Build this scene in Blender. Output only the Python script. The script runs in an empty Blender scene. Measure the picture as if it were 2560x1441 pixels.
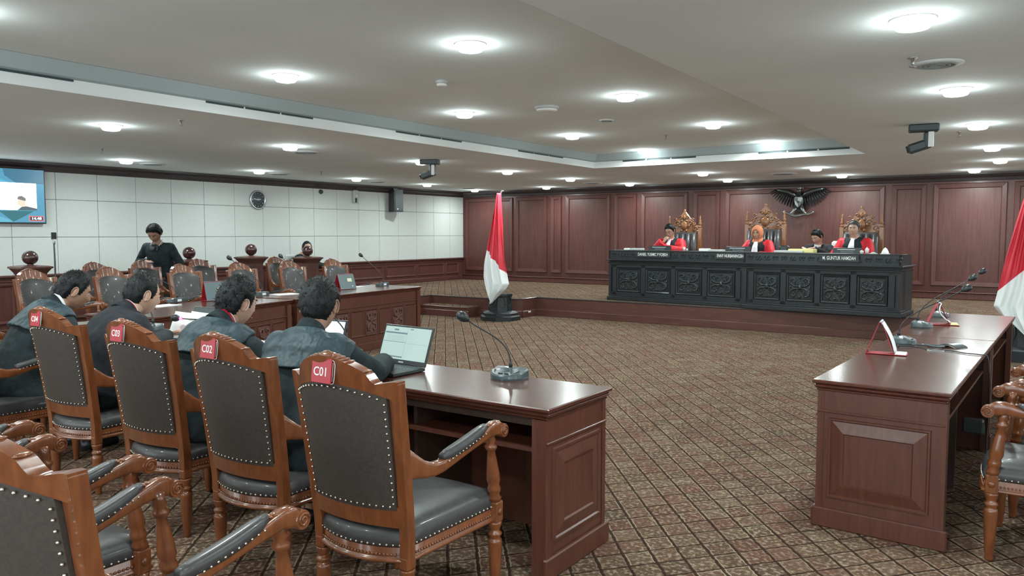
import bpy, bmesh, math, random
from mathutils import Vector, Matrix, Euler, noise
R=math.radians; PI=math.pi
random.seed(7)
sc=bpy.context.scene
col=sc.collection
# ---------------- camera, world, exposure ----------------
F_PX=1938.36
Xc=Vector((0.824,0.567,0.0)); 
cam_data=bpy.data.cameras.new('camera'); cam=bpy.data.objects.new('camera',cam_data); col.objects.link(cam)
cam_data.sensor_width=36; cam_data.lens=36*F_PX/2560; cam_data.clip_start=0.05; cam_data.clip_end=200
M3=Matrix(((0.8240,-0.0396,0.5652),(0.5666,0.0570,-0.8220),(0.0,0.9976,0.0698)))
# orthonormal camera axes from the measured vanishing points
zx=Vector((M3[0][2],M3[1][2],M3[2][2])).normalized()
xx=Vector((M3[0][0],M3[1][0],M3[2][0])); xx=(xx-zx*xx.dot(zx)).normalized(); yx=zx.cross(xx)
mw=Matrix((xx,yx,zx)).transposed().to_4x4(); mw.translation=Vector((0,0,1.58)); cam.matrix_world=mw
sc.camera=cam
w=bpy.data.worlds.new('world'); sc.world=w; w.use_nodes=True
w.node_tree.nodes['Background'].inputs[0].default_value=(.86,.96,1.0,1); w.node_tree.nodes['Background'].inputs[1].default_value=2.7  # bright even world, fills the room through the added windows
vs=sc.view_settings; vs.view_transform='Standard'; vs.look='None'; vs.gamma=1; vs.use_curve_mapping=False
vs.exposure=0.86
LAMP_W=14.0; GLOW_W=1.8; DIFFUSER=14.0; LAMP_COL=(.88,1.0,.985)
# ---------------- helpers ----------------
def tag(o,label=None,cat=None,group=None,kind=None):
    if label: o['label']=label
    if cat: o['category']=cat
    if group: o['group']=group
    if kind: o['kind']=kind
    return o
def empty(name,loc=(0,0,0),rz=0,label=None,cat=None,group=None,kind=None,scale=None):
    o=bpy.data.objects.new(name,None); col.objects.link(o); o.location=loc; o.rotation_euler=(0,0,rz)
    o.empty_display_size=.1
    if scale: o.scale=(scale,)*3
    return tag(o,label,cat,group,kind)
class MB:
    def __init__(s): s.v=[]; s.f=[]; s.m=[]; s.sm=[]
    def add(s,vs,fs,m=0,smooth=False):
        b=len(s.v); s.v+= [tuple(p) for p in vs]
        for f in fs: s.f.append(tuple(i+b for i in f)); s.m.append(m); s.sm.append(smooth)
        return s
    def merge(s,o,M=None,m=None):
        vs=[(M@Vector(p)) if M else p for p in o.v]; b=len(s.v); s.v+=[tuple(p) for p in vs]
        for f,mm,q in zip(o.f,o.m,o.sm): s.f.append(tuple(i+b for i in f)); s.m.append(mm if m is None else m); s.sm.append(q)
        return s
    def box(s,x0,x1,y0,y1,z0,z1,m=0,M=None,ch=0):
        if ch>0:
            c=min(ch,(x1-x0)*.49,(y1-y0)*.49,(z1-z0)*.49)
            vs=[];ix={}
            for a,(X,sx) in enumerate(((x0,1),(x1,-1))):
                for b,(Y,sy) in enumerate(((y0,1),(y1,-1))):
                    for d,(Z,sz) in enumerate(((z0,1),(z1,-1))):
                        ix[a,b,d,0]=len(vs); vs.append((X,Y+sy*c,Z+sz*c))
                        ix[a,b,d,1]=len(vs); vs.append((X+sx*c,Y,Z+sz*c))
                        ix[a,b,d,2]=len(vs); vs.append((X+sx*c,Y+sy*c,Z))
            g=lambda a,b,d,k: ix[a,b,d,k]
            fs=[]
            for a in (0,1):
                q=[g(a,0,0,0),g(a,0,1,0),g(a,1,1,0),g(a,1,0,0)]; fs.append(q if a==0 else q[::-1])
                q=[g(0,a,0,1),g(1,a,0,1),g(1,a,1,1),g(0,a,1,1)]; fs.append(q if a==0 else q[::-1])
                q=[g(0,0,a,2),g(0,1,a,2),g(1,1,a,2),g(1,0,a,2)]; fs.append(q if a==0 else q[::-1])
            for a in (0,1):
                for b in (0,1):
                    q=[g(a,b,0,0),g(a,b,1,0),g(a,b,1,1),g(a,b,0,1)]; fs.append(q if (a==b) else q[::-1])
                    q=[g(a,0,b,0),g(a,0,b,2),g(a,1,b,2),g(a,1,b,0)]; fs.append(q if a==b else q[::-1])
                    q=[g(0,a,b,1),g(1,a,b,1),g(1,a,b,2),g(0,a,b,2)]; fs.append(q if a!=b else q[::-1])
            for a in (0,1):
                for b in (0,1):
                    for d in (0,1):
                        q=[g(a,b,d,0),g(a,b,d,1),g(a,b,d,2)]; fs.append(q if (a+b+d)%2==0 else q[::-1])
        else:
            vs=[(x,y,z) for x in (x0,x1) for y in (y0,y1) for z in (z0,z1)]
            fs=[(0,1,3,2),(4,6,7,5),(0,4,5,1),(2,3,7,6),(0,2,6,4),(1,5,7,3)]
        if M: vs=[M@Vector(p) for p in vs]
        return s.add(vs,fs,m)
    def rings(s,rs,m=0,smooth=True,cap=True,close=False):
        n=len(rs[0]); vs=[p for r in rs for p in r]; fs=[]
        k=len(rs)
        for i in range(k if close else k-1):
            for j in range(n):
                a=i*n+j; b=i*n+(j+1)%n; c=((i+1)%k)*n+(j+1)%n; d=((i+1)%k)*n+j
                fs.append((a,b,c,d))
        if cap and not close:
            fs.append(tuple(range(n))[::-1]); fs.append(tuple((k-1)*n+j for j in range(n)))
        return s.add(vs,fs,m,smooth)
    def lathe(s,prof,seg=12,m=0,M=None,smooth=True):   # prof: (r,z)
        rs=[]
        for r,z in prof:
            ring=[Vector((max(r,1e-4)*math.cos(2*PI*j/seg),max(r,1e-4)*math.sin(2*PI*j/seg),z)) for j in range(seg)]
            if M: ring=[M@p for p in ring]
            rs.append(ring)
        return s.rings(rs,m,smooth)
    def tube(s,pts,rad,seg=8,m=0,smooth=True,flat=None):
        pts=[Vector(p) for p in pts]; n=len(pts)
        if not hasattr(rad,'__len__'): rad=[rad]*n
        t0=(pts[1]-pts[0]).normalized(); up=Vector((0,0,1)) if abs(t0.z)<.9 else Vector((1,0,0))
        a=t0.cross(up).normalized(); rs=[]
        for i in range(n):
            t=(pts[min(i+1,n-1)]-pts[max(i-1,0)]).normalized()
            a=(a-t*a.dot(t)).normalized(); b=t.cross(a)
            r=rad[i]; rx,ry=(r if isinstance(r,tuple) else (r,r))
            rs.append([pts[i]+a*(rx*math.cos(2*PI*j/seg))+b*(ry*math.sin(2*PI*j/seg)) for j in range(seg)])
        return s.rings(rs,m,smooth)
    def ball(s,c,r,seg=10,rows=7,m=0,M=None,smooth=True):
        if not hasattr(r,'__len__'): r=(r,r,r)
        c=Vector(c); rs=[]
        for i in range(1,rows):
            th=PI*i/rows
            rs.append([c+Vector((r[0]*math.sin(th)*math.cos(2*PI*j/seg),r[1]*math.sin(th)*math.sin(2*PI*j/seg),-r[2]*math.cos(th))) for j in range(seg)])
        top=c+Vector((0,0,r[2])); bot=c-Vector((0,0,r[2]))
        vs=[p for q in rs for p in q]+[bot,top]; fs=[]
        k=len(rs)
        for i in range(k-1):
            for j in range(seg): fs.append((i*seg+j,i*seg+(j+1)%seg,(i+1)*seg+(j+1)%seg,(i+1)*seg+j))
        for j in range(seg): fs.append((k*seg,(j+1)%seg,j)); fs.append((k*seg+1,(k-1)*seg+j,(k-1)*seg+(j+1)%seg))
        if M: vs=[M@Vector(p) for p in vs]
        return s.add(vs,fs,m,smooth)
    def prism(s,outline,d0,d1,axis='y',m=0,M=None,smooth=False):   # outline in 2D, extruded along axis
        def P(a,b,d):
            return Vector((a,d,b)) if axis=='y' else (Vector((a,b,d)) if axis=='z' else Vector((d,a,b)))
        n=len(outline); vs=[P(a,b,d0) for a,b in outline]+[P(a,b,d1) for a,b in outline]
        if M: vs=[M@p for p in vs]
        fs=[tuple(range(n)),tuple(range(2*n-1,n-1,-1))]+[(i,i+n,(i+1)%n+n,(i+1)%n) for i in range(n)]
        return s.add(vs,fs,m,smooth)
    def grid(s,fn,nu,nv,m=0,smooth=True):
        vs=[fn(i/nu,j/nv) for i in range(nu+1) for j in range(nv+1)]
        fs=[(i*(nv+1)+j,(i+1)*(nv+1)+j,(i+1)*(nv+1)+j+1,i*(nv+1)+j+1) for i in range(nu) for j in range(nv)]
        return s.add(vs,fs,m,smooth)
    def mesh(s,name,mats):
        me=bpy.data.meshes.new(name); me.from_pydata(s.v,[],s.f)
        for mt in (mats if isinstance(mats,(list,tuple)) else [mats]): me.materials.append(mt)
        me.polygons.foreach_set('material_index',s.m); me.polygons.foreach_set('use_smooth',s.sm)
        me.update(); 
        bm=bmesh.new(); bm.from_mesh(me); bmesh.ops.recalc_face_normals(bm,faces=bm.faces); bm.to_mesh(me); bm.free()
        return me
    def build(s,name,mats,parent=None,loc=None,rz=None,bevel=0,kind=None):
        o=bpy.data.objects.new(name,s.mesh(name,mats)); col.objects.link(o)
        if parent: o.parent=parent
        if loc is not None: o.location=loc
        if rz is not None: o.rotation_euler=(0,0,rz)
        if bevel:
            b=o.modifiers.new('bevel','BEVEL'); b.width=bevel; b.segments=2; b.limit_method='ANGLE'; b.angle_limit=R(40)
        if kind: o['kind']=kind
        return o
def copy_tree(o,parent=None):
    c=o.copy(); col.objects.link(c); c.parent=parent
    for ch in list(o.children): copy_tree(ch,c)
    return c
def remeshed(mb,voxel,smooth=2,mat=None,disp=None):
    me=mb.mesh('tmp',mat or []); o=bpy.data.objects.new('tmp',me); col.objects.link(o)
    md=o.modifiers.new('r','REMESH'); md.mode='VOXEL'; md.voxel_size=voxel; md.use_smooth_shade=True
    if smooth:
        q=o.modifiers.new('s','SMOOTH'); q.iterations=smooth; q.factor=.5
    dg=bpy.context.evaluated_depsgraph_get(); ev=o.evaluated_get(dg); m2=bpy.data.meshes.new_from_object(ev)
    bpy.data.objects.remove(o); bpy.data.meshes.remove(me)
    out=MB(); out.v=[tuple(v.co) for v in m2.vertices]; out.f=[tuple(p.vertices) for p in m2.polygons]
    out.m=[0]*len(out.f); out.sm=[True]*len(out.f)
    bpy.data.meshes.remove(m2)
    if disp:
        out.v=[tuple(Vector(v)+disp(Vector(v))) for v in out.v]
    return out
# ---------------- materials ----------------
def mat(name,colr,rough=.5,metal=0,coat=0,spec=.5,emit=None,estr=0,alpha=1):
    m=bpy.data.materials.new(name); m.use_nodes=True; b=m.node_tree.nodes['Principled BSDF']
    b.inputs['Base Color'].default_value=(*colr,1); b.inputs['Roughness'].default_value=rough; b.inputs['Metallic'].default_value=metal
    b.inputs['Coat Weight'].default_value=coat; b.inputs['Coat Roughness'].default_value=.08
    b.inputs['Specular IOR Level'].default_value=spec
    if emit: b.inputs['Emission Color'].default_value=(*emit,1); b.inputs['Emission Strength'].default_value=estr
    return m
def nd(nt,t,**k):
    n=nt.nodes.new(t)
    for a,b in k.items(): setattr(n,a,b)
    return n
def noisy(m,c0,c1,scale=5,stretch=(1,1,1),detail=4,bump=0,bscale=None,lo=.35,hi=.65,coord='Object',dist=.0):
    nt=m.node_tree; b=nt.nodes['Principled BSDF']
    tc=nd(nt,'ShaderNodeTexCoord'); mp=nd(nt,'ShaderNodeMapping'); mp.inputs['Scale'].default_value=stretch
    nt.links.new(tc.outputs[coord],mp.inputs[0]); nz=nd(nt,'ShaderNodeTexNoise'); nz.inputs['Scale'].default_value=scale; nz.inputs['Detail'].default_value=detail; nz.inputs['Distortion'].default_value=dist
    nt.links.new(mp.outputs[0],nz.inputs['Vector']); cr=nd(nt,'ShaderNodeValToRGB'); cr.color_ramp.elements[0].position=lo; cr.color_ramp.elements[1].position=hi
    cr.color_ramp.elements[0].color=(*c0,1); cr.color_ramp.elements[1].color=(*c1,1); nt.links.new(nz.outputs['Fac'],cr.inputs[0]); nt.links.new(cr.outputs[0],b.inputs['Base Color'])
    if bump:
        n2=nz
        if bscale: n2=nd(nt,'ShaderNodeTexNoise'); n2.inputs['Scale'].default_value=bscale; n2.inputs['Detail'].default_value=3; nt.links.new(mp.outputs[0],n2.inputs['Vector'])
        bp=nd(nt,'ShaderNodeBump'); bp.inputs['Strength'].default_value=bump; bp.inputs['Distance'].default_value=.01; nt.links.new(n2.outputs['Fac'],bp.inputs['Height']); nt.links.new(bp.outputs[0],b.inputs['Normal'])
    return m
def wood(name,c0,c1,rough=.35,coat=.3,stretch=(14,14,1.2),scale=3,croug=.12):
    m=mat(name,c0,rough,coat=coat); noisy(m,c0,c1,scale,stretch,6,lo=.3,hi=.7,dist=.6); m.node_tree.nodes['Principled BSDF'].inputs['Coat Roughness'].default_value=croug
    return m
MT={}
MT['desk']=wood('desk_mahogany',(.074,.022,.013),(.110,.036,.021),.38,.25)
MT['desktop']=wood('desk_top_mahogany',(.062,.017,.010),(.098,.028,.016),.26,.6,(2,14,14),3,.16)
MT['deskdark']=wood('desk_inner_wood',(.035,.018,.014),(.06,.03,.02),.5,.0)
MT['chair']=wood('chair_teak',(.135,.038,.013),(.215,.067,.021),.28,.7,(10,10,2),4,.10)
MT['wallwood']=wood('wall_mahogany',(.080,.024,.019),(.120,.041,.033),.42,.22,(9,9,.7),3,.25)
MT['cornice']=wood('cornice_dark_wood',(.030,.026,.028),(.05,.036,.036),.4,.2,(1,1,8),3)
MT['bench']=wood('bench_black_wood',(.008,.012,.015),(.016,.021,.024),.45,.15,(8,8,1),4)
MT['carve']=noisy(mat('carved_black_wood',(.02,.03,.03),.38,coat=.3),(.007,.011,.013),(.024,.033,.036),30,(1,1,1),3,bump=.6,bscale=40)
MT['deskcarve']=noisy(mat('carved_mahogany',(.1,.04,.03),.4,coat=.2),(.07,.028,.02),(.15,.06,.045),40,(1,1,1),3,bump=.7,bscale=50)
MT['dais']=wood('dais_riser_wood',(.078,.028,.021),(.115,.044,.033),.4,.2,(1,1,6),3)
MT['judgechair']=wood('throne_carved_wood',(.17,.065,.024),(.30,.13,.05),.3,.5,(20,20,8),4)
MT['leather']=noisy(mat('dark_leather',(.04,.045,.05),.42,coat=.12),(.036,.034,.035),(.045,.043,.044),30,(1,1,1),3,bump=.04,bscale=60)
MT['leatherback']=noisy(mat('brown_black_leather_cloth',(.05,.045,.04),.62),(.040,.030,.026),(.054,.042,.036),90,(1,1,1),4,bump=.1,bscale=200)
MT['nail']=mat('nail_brass',(.62,.58,.50),.28,1)
MT['gold']=mat('gold_metal',(.75,.55,.25),.3,1)
MT['white']=mat('white_paint',(.8,.82,.8),.5)
MT['ceil']=noisy(mat('ceiling_paint',(.6,.6,.6),.9,spec=.1),(.80,.86,.86),(.84,.90,.90),1.2)
MT['crown']=mat('crown_painted_shade',(.40,.47,.48),.9,spec=.1)  # darker than the cove: shade of the unlit crown put into its colour
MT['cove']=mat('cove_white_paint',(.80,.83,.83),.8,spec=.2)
MT['slot']=mat('slot_dark',(.03,.05,.055),.6)
MT['panel']=noisy(mat('acoustic_panel_fabric',(.66,.68,.66),.9,spec=.1),(.62,.645,.625),(.645,.67,.65),25,(1,1,1),3)
MT['joint']=mat('panel_joint',(.42,.44,.43),.9)
MT['ventgrey']=mat('vent_grey',(.66,.69,.69),.8,spec=.1)
MT['ventline']=mat('vent_line_grey',(.30,.32,.32),.8,spec=.1)
MT['bronze']=mat('dark_bronze',(.09,.10,.10),.32,.85)
MT['bronzelight']=mat('worn_bronze',(.28,.29,.28),.3,.9)
MT['metal']=mat('brushed_metal',(.55,.56,.57),.35,1)
MT['black']=mat('black_plastic',(.018,.021,.024),.38)
MT['darkgrey']=mat('dark_grey_plastic',(.045,.06,.066),.42)
MT['greygreen']=mat('grey_green_plastic',(.055,.078,.085),.35,coat=.3)
MT['lightgrey']=mat('light_grey',(.5,.52,.52),.5)
MT['paper']=mat('white_paper',(.80,.82,.82),.8,spec=.2)
MT['yellowpaper']=mat('yellow_paper',(.75,.68,.30),.8)
MT['red']=mat('red_plastic',(.42,.010,.025),.4,coat=.1)
MT['redcard']=mat('red_card',(.40,.02,.035),.5)
MT['flagred']=noisy(mat('flag_red_satin',(.6,.02,.04),.45,spec=.4),(.56,.020,.040),(.62,.028,.05),3)
MT['flagwhite']=mat('flag_white_satin',(.82,.86,.86),.5,spec=.4)
MT['blackcloth']=noisy(mat('black_cloth',(.02,.025,.03),.8,spec=.25),(.012,.018,.021),(.022,.030,.034),18,(1,1,1),3,bump=.3,bscale=14)
MT['suit']=noisy(mat('charcoal_suit_cloth',(.02,.022,.028),.8,spec=.25),(.017,.018,.022),(.026,.028,.034),25,(1,1,1),3,bump=.2,bscale=12)
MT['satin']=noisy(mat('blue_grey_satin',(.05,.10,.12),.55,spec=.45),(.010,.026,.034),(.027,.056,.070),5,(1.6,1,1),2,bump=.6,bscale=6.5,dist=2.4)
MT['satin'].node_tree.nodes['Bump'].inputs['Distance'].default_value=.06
MT['redcloth']=noisy(mat('scarlet_robe_cloth',(.6,.02,.03),.55,spec=.3),(.50,.012,.022),(.62,.025,.04),9,(1,1,1),3,bump=.4,bscale=12)
MT['whitecloth']=mat('white_cotton',(.82,.84,.86),.8,spec=.2)
MT['skin']=noisy(mat('skin_tan',(.4,.22,.15),.5,spec=.35),(.33,.18,.12),(.40,.225,.155),14)
MT['skinlight']=noisy(mat('skin_light_tan',(.5,.3,.2),.5,spec=.35),(.46,.275,.195),(.54,.335,.245),14)
MT['skindark']=noisy(mat('skin_brown',(.2,.1,.07),.5,spec=.35),(.27,.145,.10),(.34,.19,.135),14)
MT['hair']=noisy(mat('black_hair',(.012,.014,.015),.5,spec=.25),(.004,.005,.006),(.011,.013,.014),60,(1,1,.25),3,bump=.6,bscale=90)
MT['greyhair']=noisy(mat('greying_hair',(.05,.05,.05),.5),(.015,.015,.015),(.07,.07,.07),60,(1,1,.3),3,bump=.5)
MT['hijab']=noisy(mat('orange_hijab_cloth',(.6,.2,.1),.75,spec=.2),(.52,.18,.09),(.64,.25,.13),6)
MT['lip']=mat('lip_skin',(.32,.12,.10),.5)
MT['eye']=mat('eye_white',(.75,.75,.72),.3)
MT['iris']=mat('eye_dark',(.015,.01,.008),.2)
MT['ball']=wood('dark_mahogany_ball',(.035,.012,.012),(.06,.02,.018),.25,.6,(4,4,4),3,.08)
MT['post']=wood('post_mahogany',(.075,.028,.022),(.12,.045,.035),.4,.25,(8,8,1),3)
MT['lampwhite']=mat('lamp_trim_white',(.8,.8,.8),.5)
MT['diff']=mat('lamp_diffuser',(.9,.9,.9),.5,emit=LAMP_COL,estr=DIFFUSER)
MT['green']=mat('green_plastic',(.05,.3,.1),.5)
MT['redled']=mat('red_led_ring',(.8,.05,.1),.4,emit=(1,.05,.15),estr=6)
def emi(name,c,s=1):
    m=mat(name,(0,0,0),.3,emit=c,estr=s); return m
def carpet_mat(name,):
    m=mat(name,(.2,.15,.11),.95,spec=.05); nt=m.node_tree; b=nt.nodes['Principled BSDF']; L=nt.links.new
    geo=nd(nt,'ShaderNodeNewGeometry'); sx=nd(nt,'ShaderNodeSeparateXYZ'); L(geo.outputs['Position'],sx.inputs[0])
    def mth(op,a,bb=None,c=None):
        n=nd(nt,'ShaderNodeMath',operation=op)
        for i,v in enumerate((a,bb,c)):
            if v is None: continue
            if isinstance(v,(int,float)): n.inputs[i].default_value=v
            else: L(v,n.inputs[i])
        return n.outputs[0]
    th=R(39.5); S=.1435
    # wobble so that the woven edges are slightly stepped
    nw=nd(nt,'ShaderNodeTexNoise'); nw.inputs['Scale'].default_value=26; nw.inputs['Detail'].default_value=1; L(geo.outputs['Position'],nw.inputs['Vector'])
    wob=mth('MULTIPLY',mth('SUBTRACT',nw.outputs['Fac'],.5),.10)
    x=sx.outputs[0]; y=sx.outputs[1]
    u=mth('ADD',mth('ADD',mth('MULTIPLY',x,math.cos(th)/S),mth('MULTIPLY',y,math.sin(th)/S)),wob)
    v=mth('ADD',mth('ADD',mth('MULTIPLY',x,math.cos(th)/S),mth('MULTIPLY',y,-math.sin(th)/S)),wob)
    fu=mth('FRACT',u); fv=mth('FRACT',v); cu=mth('FLOOR',u); cv=mth('FLOOR',v)
    cmb=nd(nt,'ShaderNodeCombineXYZ'); L(cu,cmb.inputs[0]); L(cv,cmb.inputs[1])
    wn=nd(nt,'ShaderNodeTexWhiteNoise',noise_dimensions='3D'); L(cmb.outputs[0],wn.inputs['Vector'])
    cr=nd(nt,'ShaderNodeValToRGB'); e=cr.color_ramp.elements; cr.color_ramp.interpolation='CONSTANT'
    cols=[(.108,.070,.044),(.110,.056,.037),(.136,.094,.062),(.086,.058,.037),(.120,.070,.046),(.096,.050,.034),(.118,.077,.050)]
    e[0].color=(*cols[0],1); e[1].position=1/7; e[1].color=(*cols[1],1)
    for i in range(2,7): q=e.new(i/7); q.color=(*cols[i],1)
    L(wn.outputs['Value'],cr.inputs[0])
    # mottled flecks inside each cell
    n1=nd(nt,'ShaderNodeTexNoise'); n1.inputs['Scale'].default_value=42; n1.inputs['Detail'].default_value=3; L(geo.outputs['Position'],n1.inputs['Vector'])
    r1=nd(nt,'ShaderNodeMapRange'); r1.inputs[1].default_value=.48; r1.inputs[2].default_value=.66; L(n1.outputs['Fac'],r1.inputs[0])
    mx=nd(nt,'ShaderNodeMix',data_type='RGBA'); L(mth('MULTIPLY',r1.outputs[0],.85),mx.inputs[0]); L(cr.outputs[0],mx.inputs[6]); mx.inputs[7].default_value=(.33,.26,.19,1)
    n2=nd(nt,'ShaderNodeTexNoise'); n2.inputs['Scale'].default_value=60; n2.inputs['Detail'].default_value=2; L(geo.outputs['Position'],n2.inputs['Vector'])
    r2=nd(nt,'ShaderNodeMapRange'); r2.inputs[1].default_value=.42; r2.inputs[2].default_value=.30; L(n2.outputs['Fac'],r2.inputs[0])
    m2=nd(nt,'ShaderNodeMix',data_type='RGBA'); L(mth('MULTIPLY',r2.outputs[0],.8),m2.inputs[0]); L(mx.outputs[2],m2.inputs[6]); m2.inputs[7].default_value=(.06,.035,.028,1)
    n3=nd(nt,'ShaderNodeTexNoise'); n3.inputs['Scale'].default_value=3; n3.inputs['Detail'].default_value=2; L(geo.outputs['Position'],n3.inputs['Vector'])
    r3=nd(nt,'ShaderNodeMapRange'); r3.inputs[1].default_value=.45; r3.inputs[2].default_value=.7; L(n3.outputs['Fac'],r3.inputs[0])
    m3=nd(nt,'ShaderNodeMix',data_type='RGBA'); L(mth('MULTIPLY',r3.outputs[0],.45),m3.inputs[0]); L(m2.outputs[2],m3.inputs[6]); m3.inputs[7].default_value=(.135,.055,.042,1)
    # dark lines; pale thread along two edges of a cell on some cells
    def edge(f,lo): 
        n=nd(nt,'ShaderNodeMapRange'); n.inputs[1].default_value=lo; n.inputs[2].default_value=lo+.05; n.inputs[3].default_value=1; n.inputs[4].default_value=0; L(f,n.inputs[0]); return n.outputs[0]
    ln=mth('MAXIMUM',edge(fu,.085),edge(fv,.055))
    pu=mth('MULTIPLY',mth('GREATER_THAN',fu,.12),mth('LESS_THAN',fu,.165)); pv=mth('MULTIPLY',mth('GREATER_THAN',fv,.09),mth('LESS_THAN',fv,.13)); pu2=mth('GREATER_THAN',fu,.955)
    wn2=nd(nt,'ShaderNodeTexWhiteNoise',noise_dimensions='3D'); sc2=nd(nt,'ShaderNodeVectorMath',operation='ADD'); sc2.inputs[1].default_value=(31.3,7.7,2); L(cmb.outputs[0],sc2.inputs[0]); L(sc2.outputs[0],wn2.inputs['Vector'])
    pm=mth('MULTIPLY',mth('MAXIMUM',mth('MAXIMUM',pu,pv),pu2),mth('MULTIPLY',mth('POWER',wn2.outputs['Value'],1.5),.9))
    m4=nd(nt,'ShaderNodeMix',data_type='RGBA'); L(pm,m4.inputs[0]); L(m3.outputs[2],m4.inputs[6]); m4.inputs[7].default_value=(.33,.275,.185,1)
    m5=nd(nt,'ShaderNodeMix',data_type='RGBA'); L(mth('MULTIPLY',ln,.9),m5.inputs[0]); L(m4.outputs[2],m5.inputs[6]); m5.inputs[7].default_value=(.028,.014,.010,1)
    L(m5.outputs[2],b.inputs['Base Color'])
    return m
MT['carpet']=carpet_mat('lattice_carpet')
# ================= THE ROOM =================
XL,XR,YB,YF=-13.05,4.65,16.6,-4.5; ZC=2.70; ZR=2.92; ZD=.355
fl=MB().box(XL,XR,YF,YB,-.1,0).build('floor',MT['carpet']); fl['kind']='structure'
# ceiling: a lower ring round a raised rectangle
RX0,RX1,RY0,RY1=-6.435,-2.13,-2.2,11.84
b=MB(); b.box(XL,XR,RY1,YB,ZC,3.1); b.box(XL,XR,YF,RY0,ZC,3.1); b.box(XL,RX0,RY0,RY1,ZC,3.1); b.box(RX1,XR,RY0,RY1,ZC,3.1)
b.box(RX0-.01,RX1+.01,RY0-.01,RY1+.01,ZR,3.1)
ce=b.build('ceiling',MT['ceil']); ce['kind']='structure'
# white fascia of the raised part with a sloping crown above it
b=MB(); t=.004
def fascia(p0,p1,nrm):
    p0=Vector(p0);p1=Vector(p1);n=Vector(nrm)
    for (o0,z0),(o1,z1) in (((.004,ZC+.0005),(.004,2.803)),):
        b.add([(p0.x+n.x*o0,p0.y+n.y*o0,z0),(p1.x+n.x*o0,p1.y+n.y*o0,z0),(p1.x+n.x*o1,p1.y+n.y*o1,z1),(p0.x+n.x*o1,p0.y+n.y*o1,z1)],[(0,1,2,3)])
def crown(bb,p0,p1,nrm,ins=.0):
    p0=Vector(p0);p1=Vector(p1);n=Vector(nrm); d=(p1-p0).normalized()
    q=[(.004,2.803,0),(.045,2.815,.045),(.12,ZR-.002,.12)]
    for (o0,z0,e0),(o1,z1,e1) in zip(q,q[1:]):
        a=p0+n*o0+d*e0; c=p1+n*o0-d*e0; e=p1+n*o1-d*e1; f=p0+n*o1+d*e1
        bb.add([(a.x,a.y,z0),(c.x,c.y,z0),(e.x,e.y,z1),(f.x,f.y,z1)],[(0,1,2,3)])
C4=[(RX0,RY0,0),(RX0,RY1,0),(RX1,RY1,0),(RX1,RY0,0)]; N4=[(1,0,0),(0,-1,0),(-1,0,0),(0,1,0)]
for i in range(4): fascia(C4[i],C4[(i+1)%4],N4[i])
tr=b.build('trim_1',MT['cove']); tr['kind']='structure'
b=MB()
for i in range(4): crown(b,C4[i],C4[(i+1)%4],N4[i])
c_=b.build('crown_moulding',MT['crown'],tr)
for i,(y0,y1) in enumerate(((1.0,3.2),(4.36,5.65),(6.9,8.18),(9.5,10.8))):
    n=3
    for k in range(n):
        s=MB().box(RX0+.004,RX0+.012,y0+(y1-y0)*k/n+.012,y0+(y1-y0)*(k+1)/n-.012,2.786,2.803).build('air_slot',MT['slot'],tr)
for (x0,x1) in ((-5.90,-4.60),(-3.64,-2.33)):
    for k in range(3):
        MB().box(x0+(x1-x0)*k/3+.012,x0+(x1-x0)*(k+1)/3-.012,RY1-.012,RY1-.004,2.782,2.803).build('air_slot',MT['slot'],tr)
# left wall
wl=MB().box(XL-.2,XL,YF,YB,0,3.1).build('wall_left',MT['joint']); wl['kind']='structure'
pm={}
for r,(z0,z1) in enumerate(((.937,1.525),(1.525,2.122),(2.122,2.575))):
    me=MB().box(0,.03,.003,.658,z0+.003,z1-.003,ch=.005).mesh('wall_panel',MT['panel'])
    for k in range(-2,17):
        o=bpy.data.objects.new('wall_panel',me); col.objects.link(o); o.parent=wl; o.location=(XL,5.46+.6612*k-.005,0)
MB().box(XL,XL+.03,YF,5.46+.6612*-2-.005,.943,2.575).build('plain_panel',MT['panel'],wl)
def raised(bb,u0,u1,z0,z1,place,fw=.05,dep=.02,inner=.06):
    # bolection frame + raised field; place(u,z,d) maps to world (d outwards from the wall)
    def quad(a,b_,c,d): bb.add([place(*a),place(*b_),place(*c),place(*d)],[(0,1,2,3)])
    lv=[(0,0),(.012,dep*1.2),(fw,dep*.9),(fw+.008,.002),(fw+inner,.0)]
    prev=None
    for off,dd in lv:
        cur=[(u0+off,z0+off,dd),(u1-off,z0+off,dd),(u1-off,z1-off,dd),(u0+off,z1-off,dd)]
        if prev:
            for i in range(4): quad(prev[i],prev[(i+1)%4],cur[(i+1)%4],cur[i])
        prev=cur
    prev=[(u,z,max(d,.003)) for u,z,d in prev]; quad(*prev)
def wains(y0,y1,zf):
    bb=MB(); raised(bb,y0,y1,zf+.14,.80,lambda u,z,d:(XL+.032+d,u,z),.04,.022,.03); return bb
b=MB(); b.box(XL,XL+.03,YF,YB,0,.937); wsc=b.build('wainscot',MT['wallwood'],wl)
b=MB(); b.box(XL,XL+.075,YF,YB,.905,.94,ch=.01); b.box(XL,XL+.045,YF,YB,.84,.862,ch=.006); b.build('wainscot_cap',MT['wallwood'],wl)
b=MB(); b.box(XL,XL+.05,YF,11.2,0,.12,ch=.01); b.box(XL,XL+.05,11.2,YB,ZD,ZD+.1,ch=.01); o=b.build('baseboard_left',MT['wallwood']); o['kind']='structure'
for y0,y1 in ((15.85,16.38),(14.72,15.78),(13.58,14.64),(12.44,13.50),(11.30,12.36)):
    bb=MB(); raised(bb,y0,y1,.52,.815,lambda u,z,d:(XL+.031+d,u,z),.035,.02,.03); bb.build('raised_panel',MT['wallwood'],wl)
for k in range(9):
    y0=10.1-k*1.14; bb=MB(); raised(bb,y0,y0+1.06,.2,.815,lambda u,z,d:(XL+.031+d,u,z),.035,.02,.03); bb.build('raised_panel',MT['wallwood'],wl)
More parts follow.
